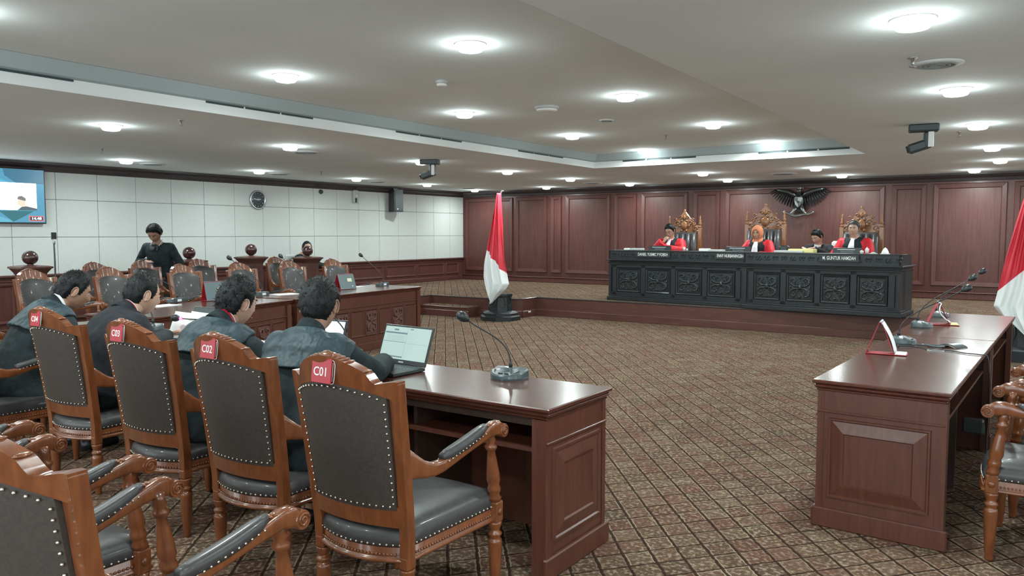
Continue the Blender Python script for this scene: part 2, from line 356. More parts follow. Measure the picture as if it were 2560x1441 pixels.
# back wall
wb=MB().box(XL-.2,XR+.2,YB,YB+.2,0,3.1).build('wall_back',MT['wallwood']); wb['kind']='structure'
PX=[(-12.92,-11.38),(-11.29,-10.33),(-10.22,-9.91),(-9.79,-8.57),(-8.46,-7.88),(-7.76,-6.63),(-6.50,-5.89),(-5.77,-2.61),(-2.49,-1.89),(-1.78,-.60),(-.50,.10),(.22,1.40),(1.5,2.1),(2.2,4.5)]
for x0,x1 in PX:
    bb=MB(); raised(bb,x0,x1,.60,2.515,lambda u,z,d:(u,YB-.001-d,z),.085,.032,.012); bb.build('raised_panel',MT['wallwood'],wb)
b=MB(); b.box(XL,XR,YB-.05,YB,ZD,.475,ch=.012); b.box(XL,XR,YB-.065,YB,.475,.492,ch=.006)
o=b.build('baseboard_back',MT['wallwood']); o['kind']='structure'
# dark cornice round the walls
def cornice_prof(bb,along,a0,a1,base,sgn):
    pr=[(0,2.55),(.05,2.555),(.06,2.60),(.10,2.63),(.13,2.665),(.13,ZC),(0,ZC)]
    if along=='y': bb.prism([(base+sgn*d,z) for d,z in pr],a0,a1,'y')
    else: bb.prism([(base+sgn*d,z) for d,z in pr],a0,a1,'x')
b=MB(); cornice_prof(b,'y',YF,YB,XL,1); 
o=b.build('trim_2',MT['cornice']); o['kind']='structure'
b=MB(); cornice_prof(b,'x',XL,XR,YB,-1); o=b.build('trim_3',MT['cornice']); o['kind']='structure'
# remaining walls (behind and to the right of the viewer)
# unseen window bands added to both, so outside light lifts the dark ceiling
def fill_window_wall(name,wn,p0,p1,n,zl=.25,zh=2.6,pw=.12):
    p0=Vector(p0);p1=Vector(p1); d=p1-p0; L=d.length; a=math.atan2(d.y,d.x); M=Matrix.Translation((p0.x,p0.y,0))@Matrix.Rotation(a,4,'Z')
    b=MB(); b.box(0,L,0,.2,0,zl,M=M); b.box(0,L,0,.2,zh,3.1,M=M)
    st=L/n
    for i in range(n+1): b.box(max(0,i*st-pw),min(L,i*st+pw),0,.2,zl,zh,M=M)
    o=b.build(name,MT['panel']); o['kind']='structure'
    for i in range(n):
        b=MB(); x0,x1=i*st+pw,(i+1)*st-pw
        for q in (x0,(x0+x1)/2-.02,x1-.04): b.box(q,q+.04,.08,.12,zl,zh,M=M)
        b.box(x0,x1,.08,.12,zl,zl+.04,M=M); b.box(x0,x1,.08,.12,zh-.04,zh,M=M); f=b.build('fill_window_frame',MT['cove'],o)
fill_window_wall('wall_right','fill_window_1',(XR,YF),(XR,YB),6,.9,2.3,.9)
fill_window_wall('wall_front','fill_window_2',(XR,YF),(XL,YF),8)
# dais
DP=[(XR,12.62),(-8.1,12.62),(-8.1,12.14),(-8.62,11.89),(-10.15,11.89),(-10.15,11.2),(XL,11.2),(XL,YB),(XR,YB)]
b=MB().prism(DP,0,ZD-.012,'z'); da=b.build('dais',MT['dais']); da['kind']='structure'
b=MB().prism(DP,ZD-.012,ZD,'z'); b.build('carpet_top',MT['carpet'],da)
def strip(bb,pts,off,z0,z1,th):
    # bars along the front polyline, shifted outward
    for (x0,y0),(x1,y1) in zip(pts,pts[1:]):
        d=Vector((x1-x0,y1-y0,0)); L=d.length; d.normalize(); n=Vector((-d.y,d.x,0))
        M=Matrix.Translation((x0,y0,0))@Matrix(((d.x,n.x,0,0),(d.y,n.y,0,0),(0,0,1,0),(0,0,0,1)))
        bb.box(-th,L+th,off,off+th,z0,z1,M=M,ch=.006)
FP=DP[:7]
b=MB(); strip(b,FP,-.004,0,.125,.05); o=b.build('plinth',MT['dais'],da)
b=MB(); strip(b,FP,-.006,ZD-.02,ZD+.004,.014); b.build('edge_trim',MT['cornice'],da)
b=MB(); b.box(-10.15,-8.92,11.52,11.89,0,.185); st=b.build('dais_step',MT['dais'],da)
b=MB(); b.box(-10.14,-8.93,11.55,11.888,.185,.197); b.build('carpet_top',MT['carpet'],st)
b=MB(); b.box(-10.15,-8.92,11.505,11.535,.165,.192,ch=.005); b.box(-10.15,-8.90,11.49,11.52,0,.12,ch=.005); b.build('edge_trim',MT['wallwood'],st)
for x,y,rz,lb in ((-8.30,11.95,.42,'small white sticker on the dais plinth just right of the flag pedestal'),(-8.055,12.3,1.57,'small white sticker on the short side of the dais plinth, farther right')):
    tag(MB().box(-.045,.045,-.004,.004,0,.03).build('label_sticker',MT['paper'],loc=(x,y,.085),rz=rz),lb,'sticker','stickers on the dais plinth')
# ================= CEILING FITTINGS =================
disc=None
def downlight(x,y,z,label):
    global disc
    if disc is None:
        t=empty('ceiling_downlight',(x,y,z),label=label,cat='ceiling light',group='round ceiling downlights')
        MB().lathe([(.099,-.001),(.102,-.006),(.112,-.006),(.116,-.002),(.116,.0),(.099,0)],28).build('rim',MT['lampwhite'],t)
        MB().lathe([(.0,-.056),(.06,-.055),(.080,-.050),(.090,-.036),(.098,-.008),(.099,-.001),(0,-.001)],28).build('diffuser',MT['diff'],t)
        ld=bpy.data.lights.new('lamp','AREA'); ld.shape='DISK'; ld.size=.19; ld.energy=LAMP_W; ld.color=LAMP_COL; ld.spread=R(168)
        l=bpy.data.objects.new('lamp',ld); col.objects.link(l); l.parent=t; l.location=(0,0,-.062)
        lp=bpy.data.lights.new('lamp_side_glow','POINT'); lp.shadow_soft_size=.05; lp.energy=GLOW_W; lp.color=LAMP_COL; lq=bpy.data.objects.new('lamp_side_glow',lp); col.objects.link(lq); lq.parent=t; lq.location=(0,0,-.112)
        disc=t
    else:
        t=copy_tree(disc); t.location=(x,y,z); t['label']=label
cut=lambda s: s
ordn=['first','second','third','fourth','fifth','sixth','seventh','eighth']
for cx,nm,ys in ((-5.37,'left',(11.54,9.26,6.88,4.42,2.02,-.4)),(-3.41,'right',(11.54,9.30,6.91,4.44,2.04,-.4))):
    for i,y in enumerate(ys): downlight(cx,y,ZR,f'round downlight in the {nm} row of the raised ceiling, {ordn[i]} from its far edge')
for i,y in enumerate((13.76,11.52,9.19,6.65,4.34,1.95,-.5,-3)): downlight(-8.02,y,ZC,f'round downlight left of the raised ceiling, {ordn[i]} from the back wall')
for i,y in enumerate((13.48,11.29,8.92,6.49,4.1,1.7,-.7,-3.1)): downlight(-11.6,y,ZC,f'round white downlight in the row beside the white wall, {ordn[i]} from the far corner')
for i,y in enumerate((13.97,11.85,9.32,6.97,4.60,2.2,-.2,-2.6)): downlight(-.62,y,ZC,f'round white downlight above the right table, {ordn[i]} from the back wall')
for i,y in enumerate((13.9,11.5,9.1,6.7,4.3,1.9,-.5)): downlight(3.0,y,ZC,f'round white downlight near the right wall, {ordn[i]} from the back wall')
for i,x in enumerate((-5.26,-3.27)): downlight(x,13.86,ZC,'round downlight, '+('left' if i==0 else 'right')+' of the two between the raised ceiling and the bench')
for i,x in enumerate((-12.05,-9.9,-7.71,-5.48,-3.26,-1.08,1.1,3.3)): downlight(x,15.85,ZC,f'round white downlight close to the wood wall, {ordn[i]} from the left corner')
def on_ceiling(o,label,cat,group=None): return tag(o,label,cat,group)
# sprinklers
spr=None; splab=['in the lower ceiling beside the slot trim','in the raised ceiling before the bench','in the lower ceiling near the white wall cornice','in the lower ceiling above the photographer side','in the lower ceiling beside the dark camera','in the lower ceiling beside the round vent']
for i,(x,y,z) in enumerate(((-7.06,4.52,ZC),(-4.31,9.96,ZR),(-10.85,9.69,ZC),(-10.29,5.44,ZC),(-.83,9.89,ZC),(-.746,5.59,ZC))):
    lab='small hanging sprinkler head '+splab[i]
    if spr is None:
        spr=empty('ceiling_sprinkler',(x,y,z),label=lab,cat='sprinkler',group='ceiling sprinklers')
        MB().lathe([(.03,0),(.03,-.006),(.012,-.01),(.009,-.04),(.004,-.05)],12).build('body',MT['metal'],spr)
        MB().lathe([(.0,-.055),(.02,-.056),(.02,-.06),(0,-.06)],12).build('deflector',MT['metal'],spr)
    else: o=copy_tree(spr); o.location=(x,y,z); o['label']=lab
# round flush vents
vt=None
for i,(x,y,z,r,lb) in enumerate(((-8.43,7.26,ZC,.20,'beside the sprinkler left of the raised ceiling'),(-11.9,7.1,ZC,.2,'above the photographer near the white wall'),(-11.85,9.57,ZC,.2,'above the wall clock'),(-11.9,12.2,ZC,.2,'above the black wall loudspeaker'),(-11.75,15.2,ZC,.2,'in the far left ceiling corner'),(-8.3,15.2,ZC,.2,'near the wood wall left of the bench'),(-4.1,14.9,ZC,.25,'above the eagle emblem'),(-.64,5.88,ZC,.16,'beside the sprinkler above the right table'),(-4.33,8.27,ZR,.09,'in the middle of the raised ceiling'))):
    lab='flat round grey ceiling vent '+lb
    if vt is None:
        vt=empty('ceiling_vent',(x,y,z),label=lab,cat='vent',group='round ceiling vents')
        MB().lathe([(0,-.012),(.15,-.012),(.2,-.004),(.2,0)],24).build('face',MT['ventgrey'],vt)
        bb=MB()
        for rr in (.05,.09,.13): bb.lathe([(rr,-.0125),(rr,-.016),(rr+.012,-.016),(rr+.012,-.0125)],24)
        bb.build('ring',MT['ventline'],vt)
    else: o=copy_tree(vt); o.location=(x,y,z); o['label']=lab; o.scale=(r/.2,r/.2,1)
def smoke(x,y,z,r,label):
    t=empty('smoke_detector',(x,y,z),label=label,cat='smoke detector')
    MB().lathe([(r,0),(r,-.015),(r*.85,-.03)],24).build('base',MT['lightgrey'],t); MB().lathe([(r*.85,-.03),(r*.8,-.045),(r*.3,-.05),(0,-.05)],24).build('cover',MT['white'],t)
smoke(-4.40,7.05,ZR,.13,'wide white dome access unit on the raised ceiling'); smoke(-4.42,5.34,ZR,.055,'small white smoke detector on the raised ceiling nearer the viewer')
# ceiling cameras
def ptz(x,y,rz,label):
    t=empty('ceiling_camera',(x,y,ZC),rz,label,'camera')
    MB().box(-.14,.14,-.08,.08,-.075,0,ch=.012).build('mount_plate',MT['darkgrey'],t)
    MB().box(.0,.09,-.055,.055,-.24,-.075,ch=.02).build('bracket',MT['darkgrey'],t)
    M=Matrix.Translation((-.0,0,-.205))@Matrix.Rotation(R(-18),4,'Y')
    MB().box(-.15,.06,-.05,.05,-.055,.045,ch=.022,M=M).build('camera_head',MT['darkgrey'],t)
    MB().lathe([(0,-.012),(.036,-.01),(.036,.01),(0,.01)],16,M=M@Matrix.Translation((-.15,0,0))@Matrix.Rotation(R(90),4,'Y')).build('lens',MT['black'],t)
    MB().box(.04,.092,-.057,-.05,-.235,-.08,ch=.003).build('side_strip',MT['white'],t)
ptz(-1.08,9.03,R(10),'dark grey ceiling video camera above the right table, near the row of downlights')
ptz(-7.74,9.06,R(20),'dark grey ceiling video camera beside the downlight left of the raised ceiling')
# ================= LEFT WALL FITTINGS =================
WX=XL+.03
t=empty('wall_clock',(WX,9.95,2.255),label='round wall clock with dark dial and silver rim on the white panels',cat='clock')
RY=Matrix.Rotation(R(90),4,'Y')
MB().lathe([(0,0),(.19,0),(.195,.01),(.19,.04),(.165,.045),(.16,.02),(0,.02)],40,M=RY).build('rim',MT['metal'],t)
MB().lathe([(0,.02),(.163,.02),(.163,.024),(0,.024)],40,M=RY).build('dial',mat('clock_dial',(.07,.09,.10),.35),t)
bb=MB()
for k in range(12):
    a=R(30*k); bb.ball((.028,.13*math.sin(a),.13*math.cos(a)),(.002,.010,.012),6,4)
bb.build('numerals',MT['lightgrey'],t)
MB().box(.027,.03,-.10,.01,-.005,.005,M=Matrix.Rotation(R(-13),4,'X')).build('minute_hand',MT['white'],t)
MB().box(.030,.033,-.01,.065,-.006,.006,M=Matrix.Rotation(R(14),4,'X')).build('hour_hand',MT['white'],t)
t=empty('wall_speaker',(WX,13.87,2.62),R(-28),'black loudspeaker hanging from the cornice on the white wall','loudspeaker')
bb=MB(); bb.prism([(.16,-.16),(.44,-.12),(.44,.10),(.16,.14)],-.52,0,'z'); bb.build('cabinet',MT['black'],t)
MB().box(.44,.452,-.10,.09,-.50,-.02,ch=.004).build('grille',MT['darkgrey'],t)
MB().box(-.02,.2,-.06,.06,-.02,.05,ch=.005).build('bracket',MT['black'],t); MB().box(.452,.456,-.05,-.03,-.47,-.44).build('badge',MT['white'],t)
t=empty('emergency_lamp',(WX,12.60,2.44),label='small white emergency lamp box on the white wall, left of the loudspeaker',cat='wall lamp')
MB().box(0,.07,-.07,.07,-.16,.13,ch=.015).build('housing',MT['lightgrey'],t); MB().lathe([(0,.07),(.03,.07),(.03,.075),(.02,.09),(0,.09)],12,M=RY).build('lamp_head',MT['white'],t); MB().box(.0,.075,-.05,.02,-.15,-.05,ch=.004).build('vent',MT['slot'],t)
t=empty('dome_camera',(WX,11.6,2.49),label='tiny dark round camera on the white wall near the cornice',cat='camera'); MB().lathe([(0,0),(.05,0),(.05,.02),(.035,.045),(0,.055)],16,M=RY).build('dome',MT['darkgrey'],t)
# television
t=empty('wall_television',(WX+.03,5.15,2.16),label='wide flat television high on the white wall showing a video picture',cat='television')
MB().box(0,.05,-.76,.775,-.425,.415,ch=.006).build('casing',MT['black'],t)
MB().box(-.03,.0,-.2,.2,-.2,.2).build('wall_mount',MT['black'],t)
s=MB().box(.051,.053,-.745,.757,-.405,.402).build('screen',emi('screen_blue',(.055,.20,.30),1.0),t)
def plate(y0,y1,z0,z1,x,name,m,par,pts=None):
    bb=MB()
    if pts: bb.prism(pts,x,x+.001,'x')
    else: bb.box(x,x+.001,y0,y1,z0,z1)
    return bb.build(name,m,par)
plate(0,0,0,0,.0535,'picture_shape',emi('screen_mid',(.07,.28,.42),1),s,[(-.74,.40),(-.2,.40),(.33,.16),(.3,.14),(-.74,.14)])
plate(0,0,0,0,.0538,'picture_shape',emi('screen_dark',(.03,.11,.17),1),s,[(.18,.40),(.757,.40),(.757,.19),(.36,.19),(.2,.3)])
plate(0,0,0,0,.0538,'picture_shape',emi('screen_lowmid',(.08,.27,.38),1),s,[(-.74,-.24),(-.1,-.24),(.36,-.405),(-.74,-.405)])
plate(0,0,0,0,.054,'picture_shape',emi('screen_lowdark',(.02,.10,.12),1),s,[(.1,-.23),(.6,-.23),(.3,-.40)])
plate(-.70,.64,-.22,.195,.0545,'video_picture',emi('screen_white',(.95,1.0,1.0),1.6),s)
plate(.46,.56,-.21,.07,.055,'picture_shape',emi('screen_cream',(1.0,.82,.64),1.2),s)
plate(0,0,0,0,.0553,'picture_shape',emi('screen_suit',(.05,.08,.10),1),s,[(.36,-.22),(.44,-.15),(.50,-.16),(.64,-.19),(.64,-.22)])
plate(0,0,0,0,.0554,'picture_shape',emi('screen_face',(.55,.45,.36),1),s,[(.36,-.13),(.42,-.17),(.48,-.16),(.47,-.06),(.42,-.03),(.37,-.05)])
plate(0,0,0,0,.0556,'picture_shape',emi('screen_hair',(.12,.12,.12),1),s,[(.36,-.05),(.48,-.08),(.485,-.04),(.43,.0),(.38,-.01)])
plate(.52,.735,-.385,-.305,.0548,'time_box',emi('screen_timebox',(.8,.12,.12),1),s); plate(.53,.725,-.375,-.315,.0552,'time_box',emi('screen_timein',(.04,.05,.06),1),s)
def text(body,size,m,parent,loc,rot,name='lettering',off=0,sx=1,ext=.0008,align='CENTER'):
    cu=bpy.data.curves.new(name,'FONT'); cu.body=body; cu.size=size; cu.align_x=align; cu.align_y='CENTER'; cu.extrude=ext; cu.offset=off; cu.resolution_u=3
    cu.materials.append(m); o=bpy.data.objects.new(name,cu); col.objects.link(o); o.parent=parent; o.location=loc; o.rotation_euler=rot; o.scale=(sx,1,1)
    bpy.context.view_layer.update(); me=bpy.data.meshes.new_from_object(o.evaluated_get(bpy.context.evaluated_depsgraph_get())); q=bpy.data.objects.new(name,me); col.objects.link(q); q.parent=parent; q.location=loc; q.rotation_euler=rot; q.scale=(sx,1,1); bpy.data.objects.remove(o); return q
text('14.48',.055,emi('screen_text',(1,1,1),1.2),s,(.0562,.628,-.345),(R(90),0,R(90)),off=.0012,sx=1.2)
# ================= DESKS =================
TOPZ=.80
def desk_top(bb,x0,x1,y0,y1):
    bb.box(x0,x1,y0,y1,TOPZ-.018,TOPZ,ch=.006)
def bevel_panel(bb,u0,u1,z0,z1,place):
    lv=[(0,0),(.004,.012),(.012,.012),(.018,.004),(.070,.016),(.078,.017),(.084,.008)]; prev=None
    for off,dd in lv:
        cur=[(u0+off,z0+off,dd),(u1-off,z0+off,dd),(u1-off,z1-off,dd),(u0+off,z1-off,dd)]
        if prev:
            for i in range(4): bb.add([place(*p) for p in (prev[i],prev[(i+1)%4],cur[(i+1)%4],cur[i])],[(0,1,2,3)])
        prev=cur
    bb.add([place(*p) for p in prev],[(0,1,2,3)])
def desk(name,loc,rz,L,D,label,group=None,carved=False,ends=(True,True)):
    """local: x 0..L along the desk, user side y=0, public front y=D"""
    t=empty(name,loc,rz,label,'desk',group)
    o_=.03
    b=MB(); b.box(-.0,L,0,D,TOPZ-.020,TOPZ,ch=.005); b.build('tabletop',MT['desktop'],t)
    b=MB(); b.box(.008,L-.008,.008,D-.008,TOPZ-.045,TOPZ-.020,ch=.010); b.box(.02,L-.02,.02,D-.02,TOPZ-.058,TOPZ-.045,ch=.004); b.build('top_moulding',MT['desktop'],t)
    e=.03; 
    b=MB(); b.box(e+.002,L-e-.002,D-e-.03,D-e,.0,TOPZ-.058)
    def pf(u,z,d): return (u,D-e+d,z)
    # front: frieze strip, row of panels
    b.box(e,L-e,D-e,D-e+.012,.60,.615,ch=.003)
    fp=b.build('front_panel',MT['desk'],t)
    if carved:
        n=int(round((L-.24)/.285)); st=(L-.24)/n
        MB().box(e,.11,D-e,D-e+.022,.12,TOPZ-.058).build('corner_stile',MT['desk'],t); MB().box(L-.11,L-e,D-e,D-e+.022,.12,TOPZ-.058).build('corner_stile',MT['desk'],t)
        cm=None
        for i in range(n):
            u0=.12+i*st
            if i%2==0:
                bb=MB(); raised(bb,u0+.01,u0+st-.01,.20,.565,pf,.018,.014,.008); bb.build('raised_panel',MT['desk'],fp)
            else:
                bb=MB(); raised(bb,u0+.01,u0+st-.01,.20,.565,pf,.018,.016,.004)
                bb.build('raised_panel',MT['desk'],fp)
                bb=MB(); cx=u0+st/2; cz=.385; hw=st/2-.035; hh=.15
                bb.box(cx-hw,cx+hw,D-e,D-e+.006,cz-hh,cz+hh)
                for sx in (-1,1):
                    for sz in (-1,1):
                        pts=[(cx+sx*hw*.15,D-e+.008,cz+sz*hh*.1),(cx+sx*hw*.75,D-e+.012,cz+sz*hh*.25),(cx+sx*hw*.8,D-e+.012,cz+sz*hh*.7),(cx+sx*hw*.35,D-e+.012,cz+sz*hh*.8),(cx+sx*hw*.3,D-e+.010,cz+sz*hh*.5)]
                        bb.tube(pts,[.012,.011,.010,.009,.005],6)
                bb.ball((cx,D-e+.006,cz),(.022,.012,.03),8,5)
                bb.build('carved_panel',MT['deskcarve'],fp)
    else:
        n=max(1,int(round(L/.9))); st=(L-.1)/n
        for i in range(n):
            bb=MB(); raised(bb,.05+i*st+.06,.05+(i+1)*st-.06,.19,.54,pf,.022,.016,.01); bb.build('raised_panel',MT['desk'],fp)
    for k,on in ((0,ends[0]),(1,ends[1])):
        if not on: continue
        x0,x1=(e,e+.028) if k==0 else (L-e-.028,L-e)
        b=MB(); b.box(x0,x1,e,D-e-.002,0,TOPZ-.058); 
        xo=e if k==0 else L-e; sg=-1 if k==0 else 1
        pe=lambda u,z,d: (xo+sg*d,u,z)
        b.box(min(xo,xo+sg*.010),max(xo,xo+sg*.010),e-.004,D-e+.004,.625,.637,ch=.003)
        # corner post on the user side and stile
        b.box(x0-.004 if k==0 else x1-.07,x0+.07 if k==0 else x1+.004,e-.012,e+.03,.0,TOPZ-.059); b.box(x0-.004 if k==0 else x1-.02,x0+.02 if k==0 else x1+.004,D-e-.03,D-e+.004,.0,TOPZ-.059)
        ep=b.build('end_panel',MT['desk'],t)
        bb=MB(); bevel_panel(bb,.085,D-.085,.165,.60,pe)
        pass; bb.build('raised_panel',MT['desk'],ep)
        if k==0: pass
    b=MB(); b.box(.012,L-.012,D-.030,D-.008,0,.105,ch=.006)
    for k,on in ((0,ends[0]),(1,ends[1])):
        if on:
            x0,x1=(.008,.032) if k==0 else (L-.032,L-.008)
            b.box(x0,x1,e-.03,D-.008,0,.105,ch=.006)
    b.build('plinth',MT['desk'],t)
    b=MB(); b.box(e+.028,L-e-.028,.06,D-e-.03,.575,.595); b.build('shelf',MT['desk'],t)
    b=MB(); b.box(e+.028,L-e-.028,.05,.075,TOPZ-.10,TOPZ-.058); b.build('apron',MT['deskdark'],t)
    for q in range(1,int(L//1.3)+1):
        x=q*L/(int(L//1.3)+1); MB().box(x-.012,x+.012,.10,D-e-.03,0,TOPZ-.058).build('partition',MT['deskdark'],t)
    return t
desk('long_desk',(-4.41,2.89,0),0,2.62,.62,'polished mahogany desk with open knee side, right of the lawyers, holding the open laptop','long desks',ends=(True,True))
desk('long_desk',(-7.04,2.98,0),0,2.62,.64,'polished mahogany desk in front of the two lawyers farthest left','long desks')
desk('long_desk',(-.348,4.29,0),R(88.2),2.32,.66,'mahogany desk nearest the viewer at right, with panelled end','right desks')
desk('long_desk',(-.275,6.62,0),R(88.2),2.08,.70,'far mahogany desk of the right row, reaching towards the black bench','right desks')
# far desks face the middle of the room
def far_desk(corner,other,label):
    c=Vector(corner); o=Vector(other); d=(o-c); L=d.length; ang=math.atan2(d.y,d.x)
    # local x along c->o, front must face +X world: local +y = rot90 of d
    return desk('long_desk',(c.x,c.y,0),ang,L,.70,label,'carved far desks',carved=True),L,ang
# users sit on the far (left) side: run from far end to near end so that local +y points to +x
def place_far(p_far,p_near,D,label):
    d=(Vector(p_near)-Vector(p_far)); L=d.length; d.normalize(); n=Vector((-d.y,d.x)); 
    if n.x<0: n=-n
    org=Vector(p_far)-n*D
    return desk('long_desk',(org.x,org.y,0),math.atan2(d.y,d.x),L,D,label,'carved far desks',carved=True)
FD1=place_far((-7.62,8.72),(-7.36,6.14),.90,'far mahogany desk with carved front panels, its right end beside the dais steps')
FD2=place_far((-7.35,6.10),(-6.82,4.05),.90,'far mahogany desk with carved front panels, behind the heads of the lawyers')
# ================= ARM CHAIRS =================
def turned(bb,x,y,z0,z1,prof,seg=12,tilt=(0,0)):
    pr=[(r,z0+(z1-z0)*q) for r,q in prof]
    M=Matrix.Translation((x,y,0)); bb.lathe(pr,seg,M=M)
LEGP=[(.016,0),(.020,.03),(.017,.07),(.020,.10),(.027,.45),(.031,.72),(.030,.76),(.022,.79),(.030,.82),(.031,.85),(.020,.88),(.026,.92),(.030,.97),(.030,1)]
ARMP=[(.026,0),(.031,.05),(.022,.10),(.029,.14),(.030,.19),(.024,.24),(.031,.30),(.029,.40),(.021,.62),(.017,.72),(.026,.75),(.028,.79),(.018,.83),(.025,.87),(.020,.92),(.022,1)]
BOW=.088
def yb_(s,z):   # rear surface of the bowed, raked back (s -1..1, z)
    s=max(-1,min(1,s)); q=max(0,(z-.40)/.65); return -BOW*(1-s*s)*(.35+.65*min(1,q))-.085*q**1.2
FW=.272; FY=.535
def hx(z): return .218+.025*max(0,(z-.33))/.715
def ztop(s):
    a=abs(s)
    if a<.62: return 1.138-.050*(a/.62)**2
    if a<.78:
        q=(a-.62)/.16; return 1.088-.049*(3*q*q-2*q**3)
    return 1.039+.008*((a-.78)/.22)
def zbot(s): return 1.040-.060*s*s
def sheet(bb,s0,s1,zl,zh,y_off,bulge,nu,nv,m=0,back=True):
    """closed curved slab between two surfaces; zl,zh functions of s"""
    def P(u,v,side):
        s=s0+(s1-s0)*u; z=zl(s)+(zh(s)-zl(s))*v
        e=math.sin(PI*min(max(u,0),1))**.5*math.sin(PI*v)**.5
        y=yb_(s,z)+(y_off[0]-bulge[0]*e if side==0 else y_off[1]+bulge[1]*e)
        return (s*hx(z),y,z)
    bb.grid(lambda u,v:P(u,v,0),nu,nv,m); bb.grid(lambda u,v:P(u,v,1),nu,nv,m)
    for u in (0,1): bb.grid(lambda a,v:P(u,v,a),1,nv,m)
    for v in (0,1): bb.grid(lambda u,a:P(u,v,a),nu,1,m)
def seat_outline(n=14,grow=0.0):
    pts=[]
    for i in range(n+1):     # front edge, slightly bowed
        s=-1+2*i/n; pts.append((s*(FW+grow),FY+.03+grow+.03*(1-s*s)))
    for i in range(1,9):     # right side
        q=i/9; pts.append((FW+grow-(FW-.225)*q,FY+.03-(FY+.01)*q))
    for i in range(n+1):     # rear, bowed
        s=1-2*i/n; pts.append((s*(.225+grow),-.0-grow-(BOW*.75)*(1-s*s)))
    for i in range(1,9):
        q=i/9; pts.append((-(.225+grow+(FW-.225)*q),.02+(FY+.01)*q))
    return pts
NAIL=MB().ball((0,0,0),(1,1,1),6,4)
def nails(bb,pts,r=.0052,sp=.028):
    pts=[Vector(p) for p in pts]; acc=0; last=None
    for a,b_ in zip(pts,pts[1:]):
        d=(b_-a); L=d.length
        while acc<=L:
            p=a+d*(acc/L); bb.merge(NAIL,Matrix.Translation(p)@Matrix.Scale(r,4)); acc+=sp
        acc-=L
def make_chair(label):
    t=empty('court_armchair',label=label,cat='chair')
    W=MT['chair']
    for sx in (-1,1):
        b=MB(); turned(b,sx*.218,0,0,.31,LEGP); b.box(sx*.218-.022,sx*.218+.022,-.026,.026,.31,.36,ch=.004)
        rs=[]
        for i in range(9):
            z=.35+(1.040-.35)*i/8; x=sx*hx(z); y=yb_(1,z); hw=.021+.002*i/8
            rs.append([(x-hw,y-.0235,z),(x+hw,y-.0235,z),(x+hw,y+.0215,z),(x-hw,y+.0215,z)])
        b.rings(rs,smooth=False); b.build('rear_leg',W,t,bevel=.004)
        b=MB(); turned(b,sx*FW,FY,0,.335,LEGP); b.box(sx*FW-.027,sx*FW+.027,FY-.027,FY+.027,.335,.425,ch=.005); b.lathe([(r,.425+.315*q) for r,q in ARMP],12,M=Matrix.Translation((sx*FW,FY,0))@Matrix.Shear('XY',4,(0,0)) if False else Matrix(((1,0,0,sx*FW),(0,1,-.13,FY+.13*.425),(0,0,1,0),(0,0,0,1))))
        b.ball((sx*FW,FY+.028,.38),(.016,.006,.016),8,5); b.ball((sx*(FW+.028),FY,.38),(.006,.016,.016),8,5)
        b.build('front_leg',W,t)
        # arm: flat blade sweeping from the post, up to the pad, ending in a scroll
        path=[(.228,-.035,.722,.062,.017),(.232,-.01,.718,.060,.018),(.238,.02,.705,.048,.019),(.245,.06,.685,.036,.020),(.252,.11,.672,.028,.021),(.257,.16,.674,.024,.022),(.263,.22,.688,.022,.023),(.269,.30,.708,.022,.023),(.275,.39,.729,.023,.023),(.279,.45,.744,.027,.023),(.282,.495,.752,.031,.022),(.284,.530,.749,.034,.021),(.285,.560,.736,.028,.020)]
        rs=[]
        for x,y,z,h,wd in path:
            rs.append([(sx*(x+wd*math.copysign(abs(math.cos(a))**.45,math.cos(a))),y,z+h*math.copysign(abs(math.sin(a))**.45,math.sin(a))) for a in [2*PI*(k+.5)/12 for k in range(12)]])
        b=MB(); b.rings(rs); 
        M=Matrix.Translation((sx*.285-.023,.562,.732))@Matrix.Rotation(R(90),4,'Y')
        b.lathe([(.0,0),(.028,0),(.030,.005),(.030,.041),(.028,.046),(0,.046)],18,M=M,smooth=False)
        for xs in (-.0235,.0235):
            sp_=[(sx*.285+xs,.562+(.023-.018*k/14)*math.cos(k*.75),.732+(.023-.018*k/14)*math.sin(k*.75)) for k in range(15)]
            b.tube(sp_,.0035,5)
        for k in range(5): b.ball((sx*.284,.448+.020*k,.776-.001*k),(.018-.001*k,.009,.006),8,5)
        b.build('armrest',W,t)
        b=MB(); rs=[]
        for i in range(11):
            q=i/10; y=.165+.275*q; e=math.sin(PI*min(1,max(0,q*.94+.03)))**.22
            x=.260+.021*q; z=.708+.062*q-.010*math.sin(PI*q)
            rs.append([(sx*x+(.026*e+.001)*math.copysign(abs(math.cos(a))**.7,math.cos(a)),y,z+(.024*e+.001)*math.copysign(abs(math.sin(a))**.7,math.sin(a))) for a in [2*PI*k/12 for k in range(12)]])
        b.rings(rs); ap=b.build('arm_pad',MT['leather'],t)
        b=MB()
        for side in (-1,1): nails(b,[(sx*.260+side*.026,.18,.692),(sx*.281+side*.026,.43,.753)],.0042,.022)
        b.build('nail_heads',MT['nail'],ap,kind='stuff')
    b=MB(); sheet(b,-1.085,1.085,lambda s:zbot(max(-1,min(1,s)))-.004,lambda s: ztop(max(-1,min(1,s))),(-.0245,.0225),(0,0),64,4); b.build('crest_rail',W,t)
    b=MB()
    ty=lambda s:(yb_(s,1.1))
    b.ball((0,ty(0)-.0,1.139),(.040,.030,.011),14,6); b.ball((0,ty(0)-.004,1.147),(.018,.018,.008),10,5)
    for sx in (-1,1):
        for k in range(4):
            s=sx*(.17+.075*k); b.ball((s*hx(1.1),ty(s),ztop(s)+.001),(.007,.027,.008-.001*k),8,5)
        s=sx*.645; b.ball((s*hx(1.1),ty(s),ztop(s)+.000),(.010,.025,.006),8,5)
        
    b.build('carved_crest',W,t,kind='stuff')
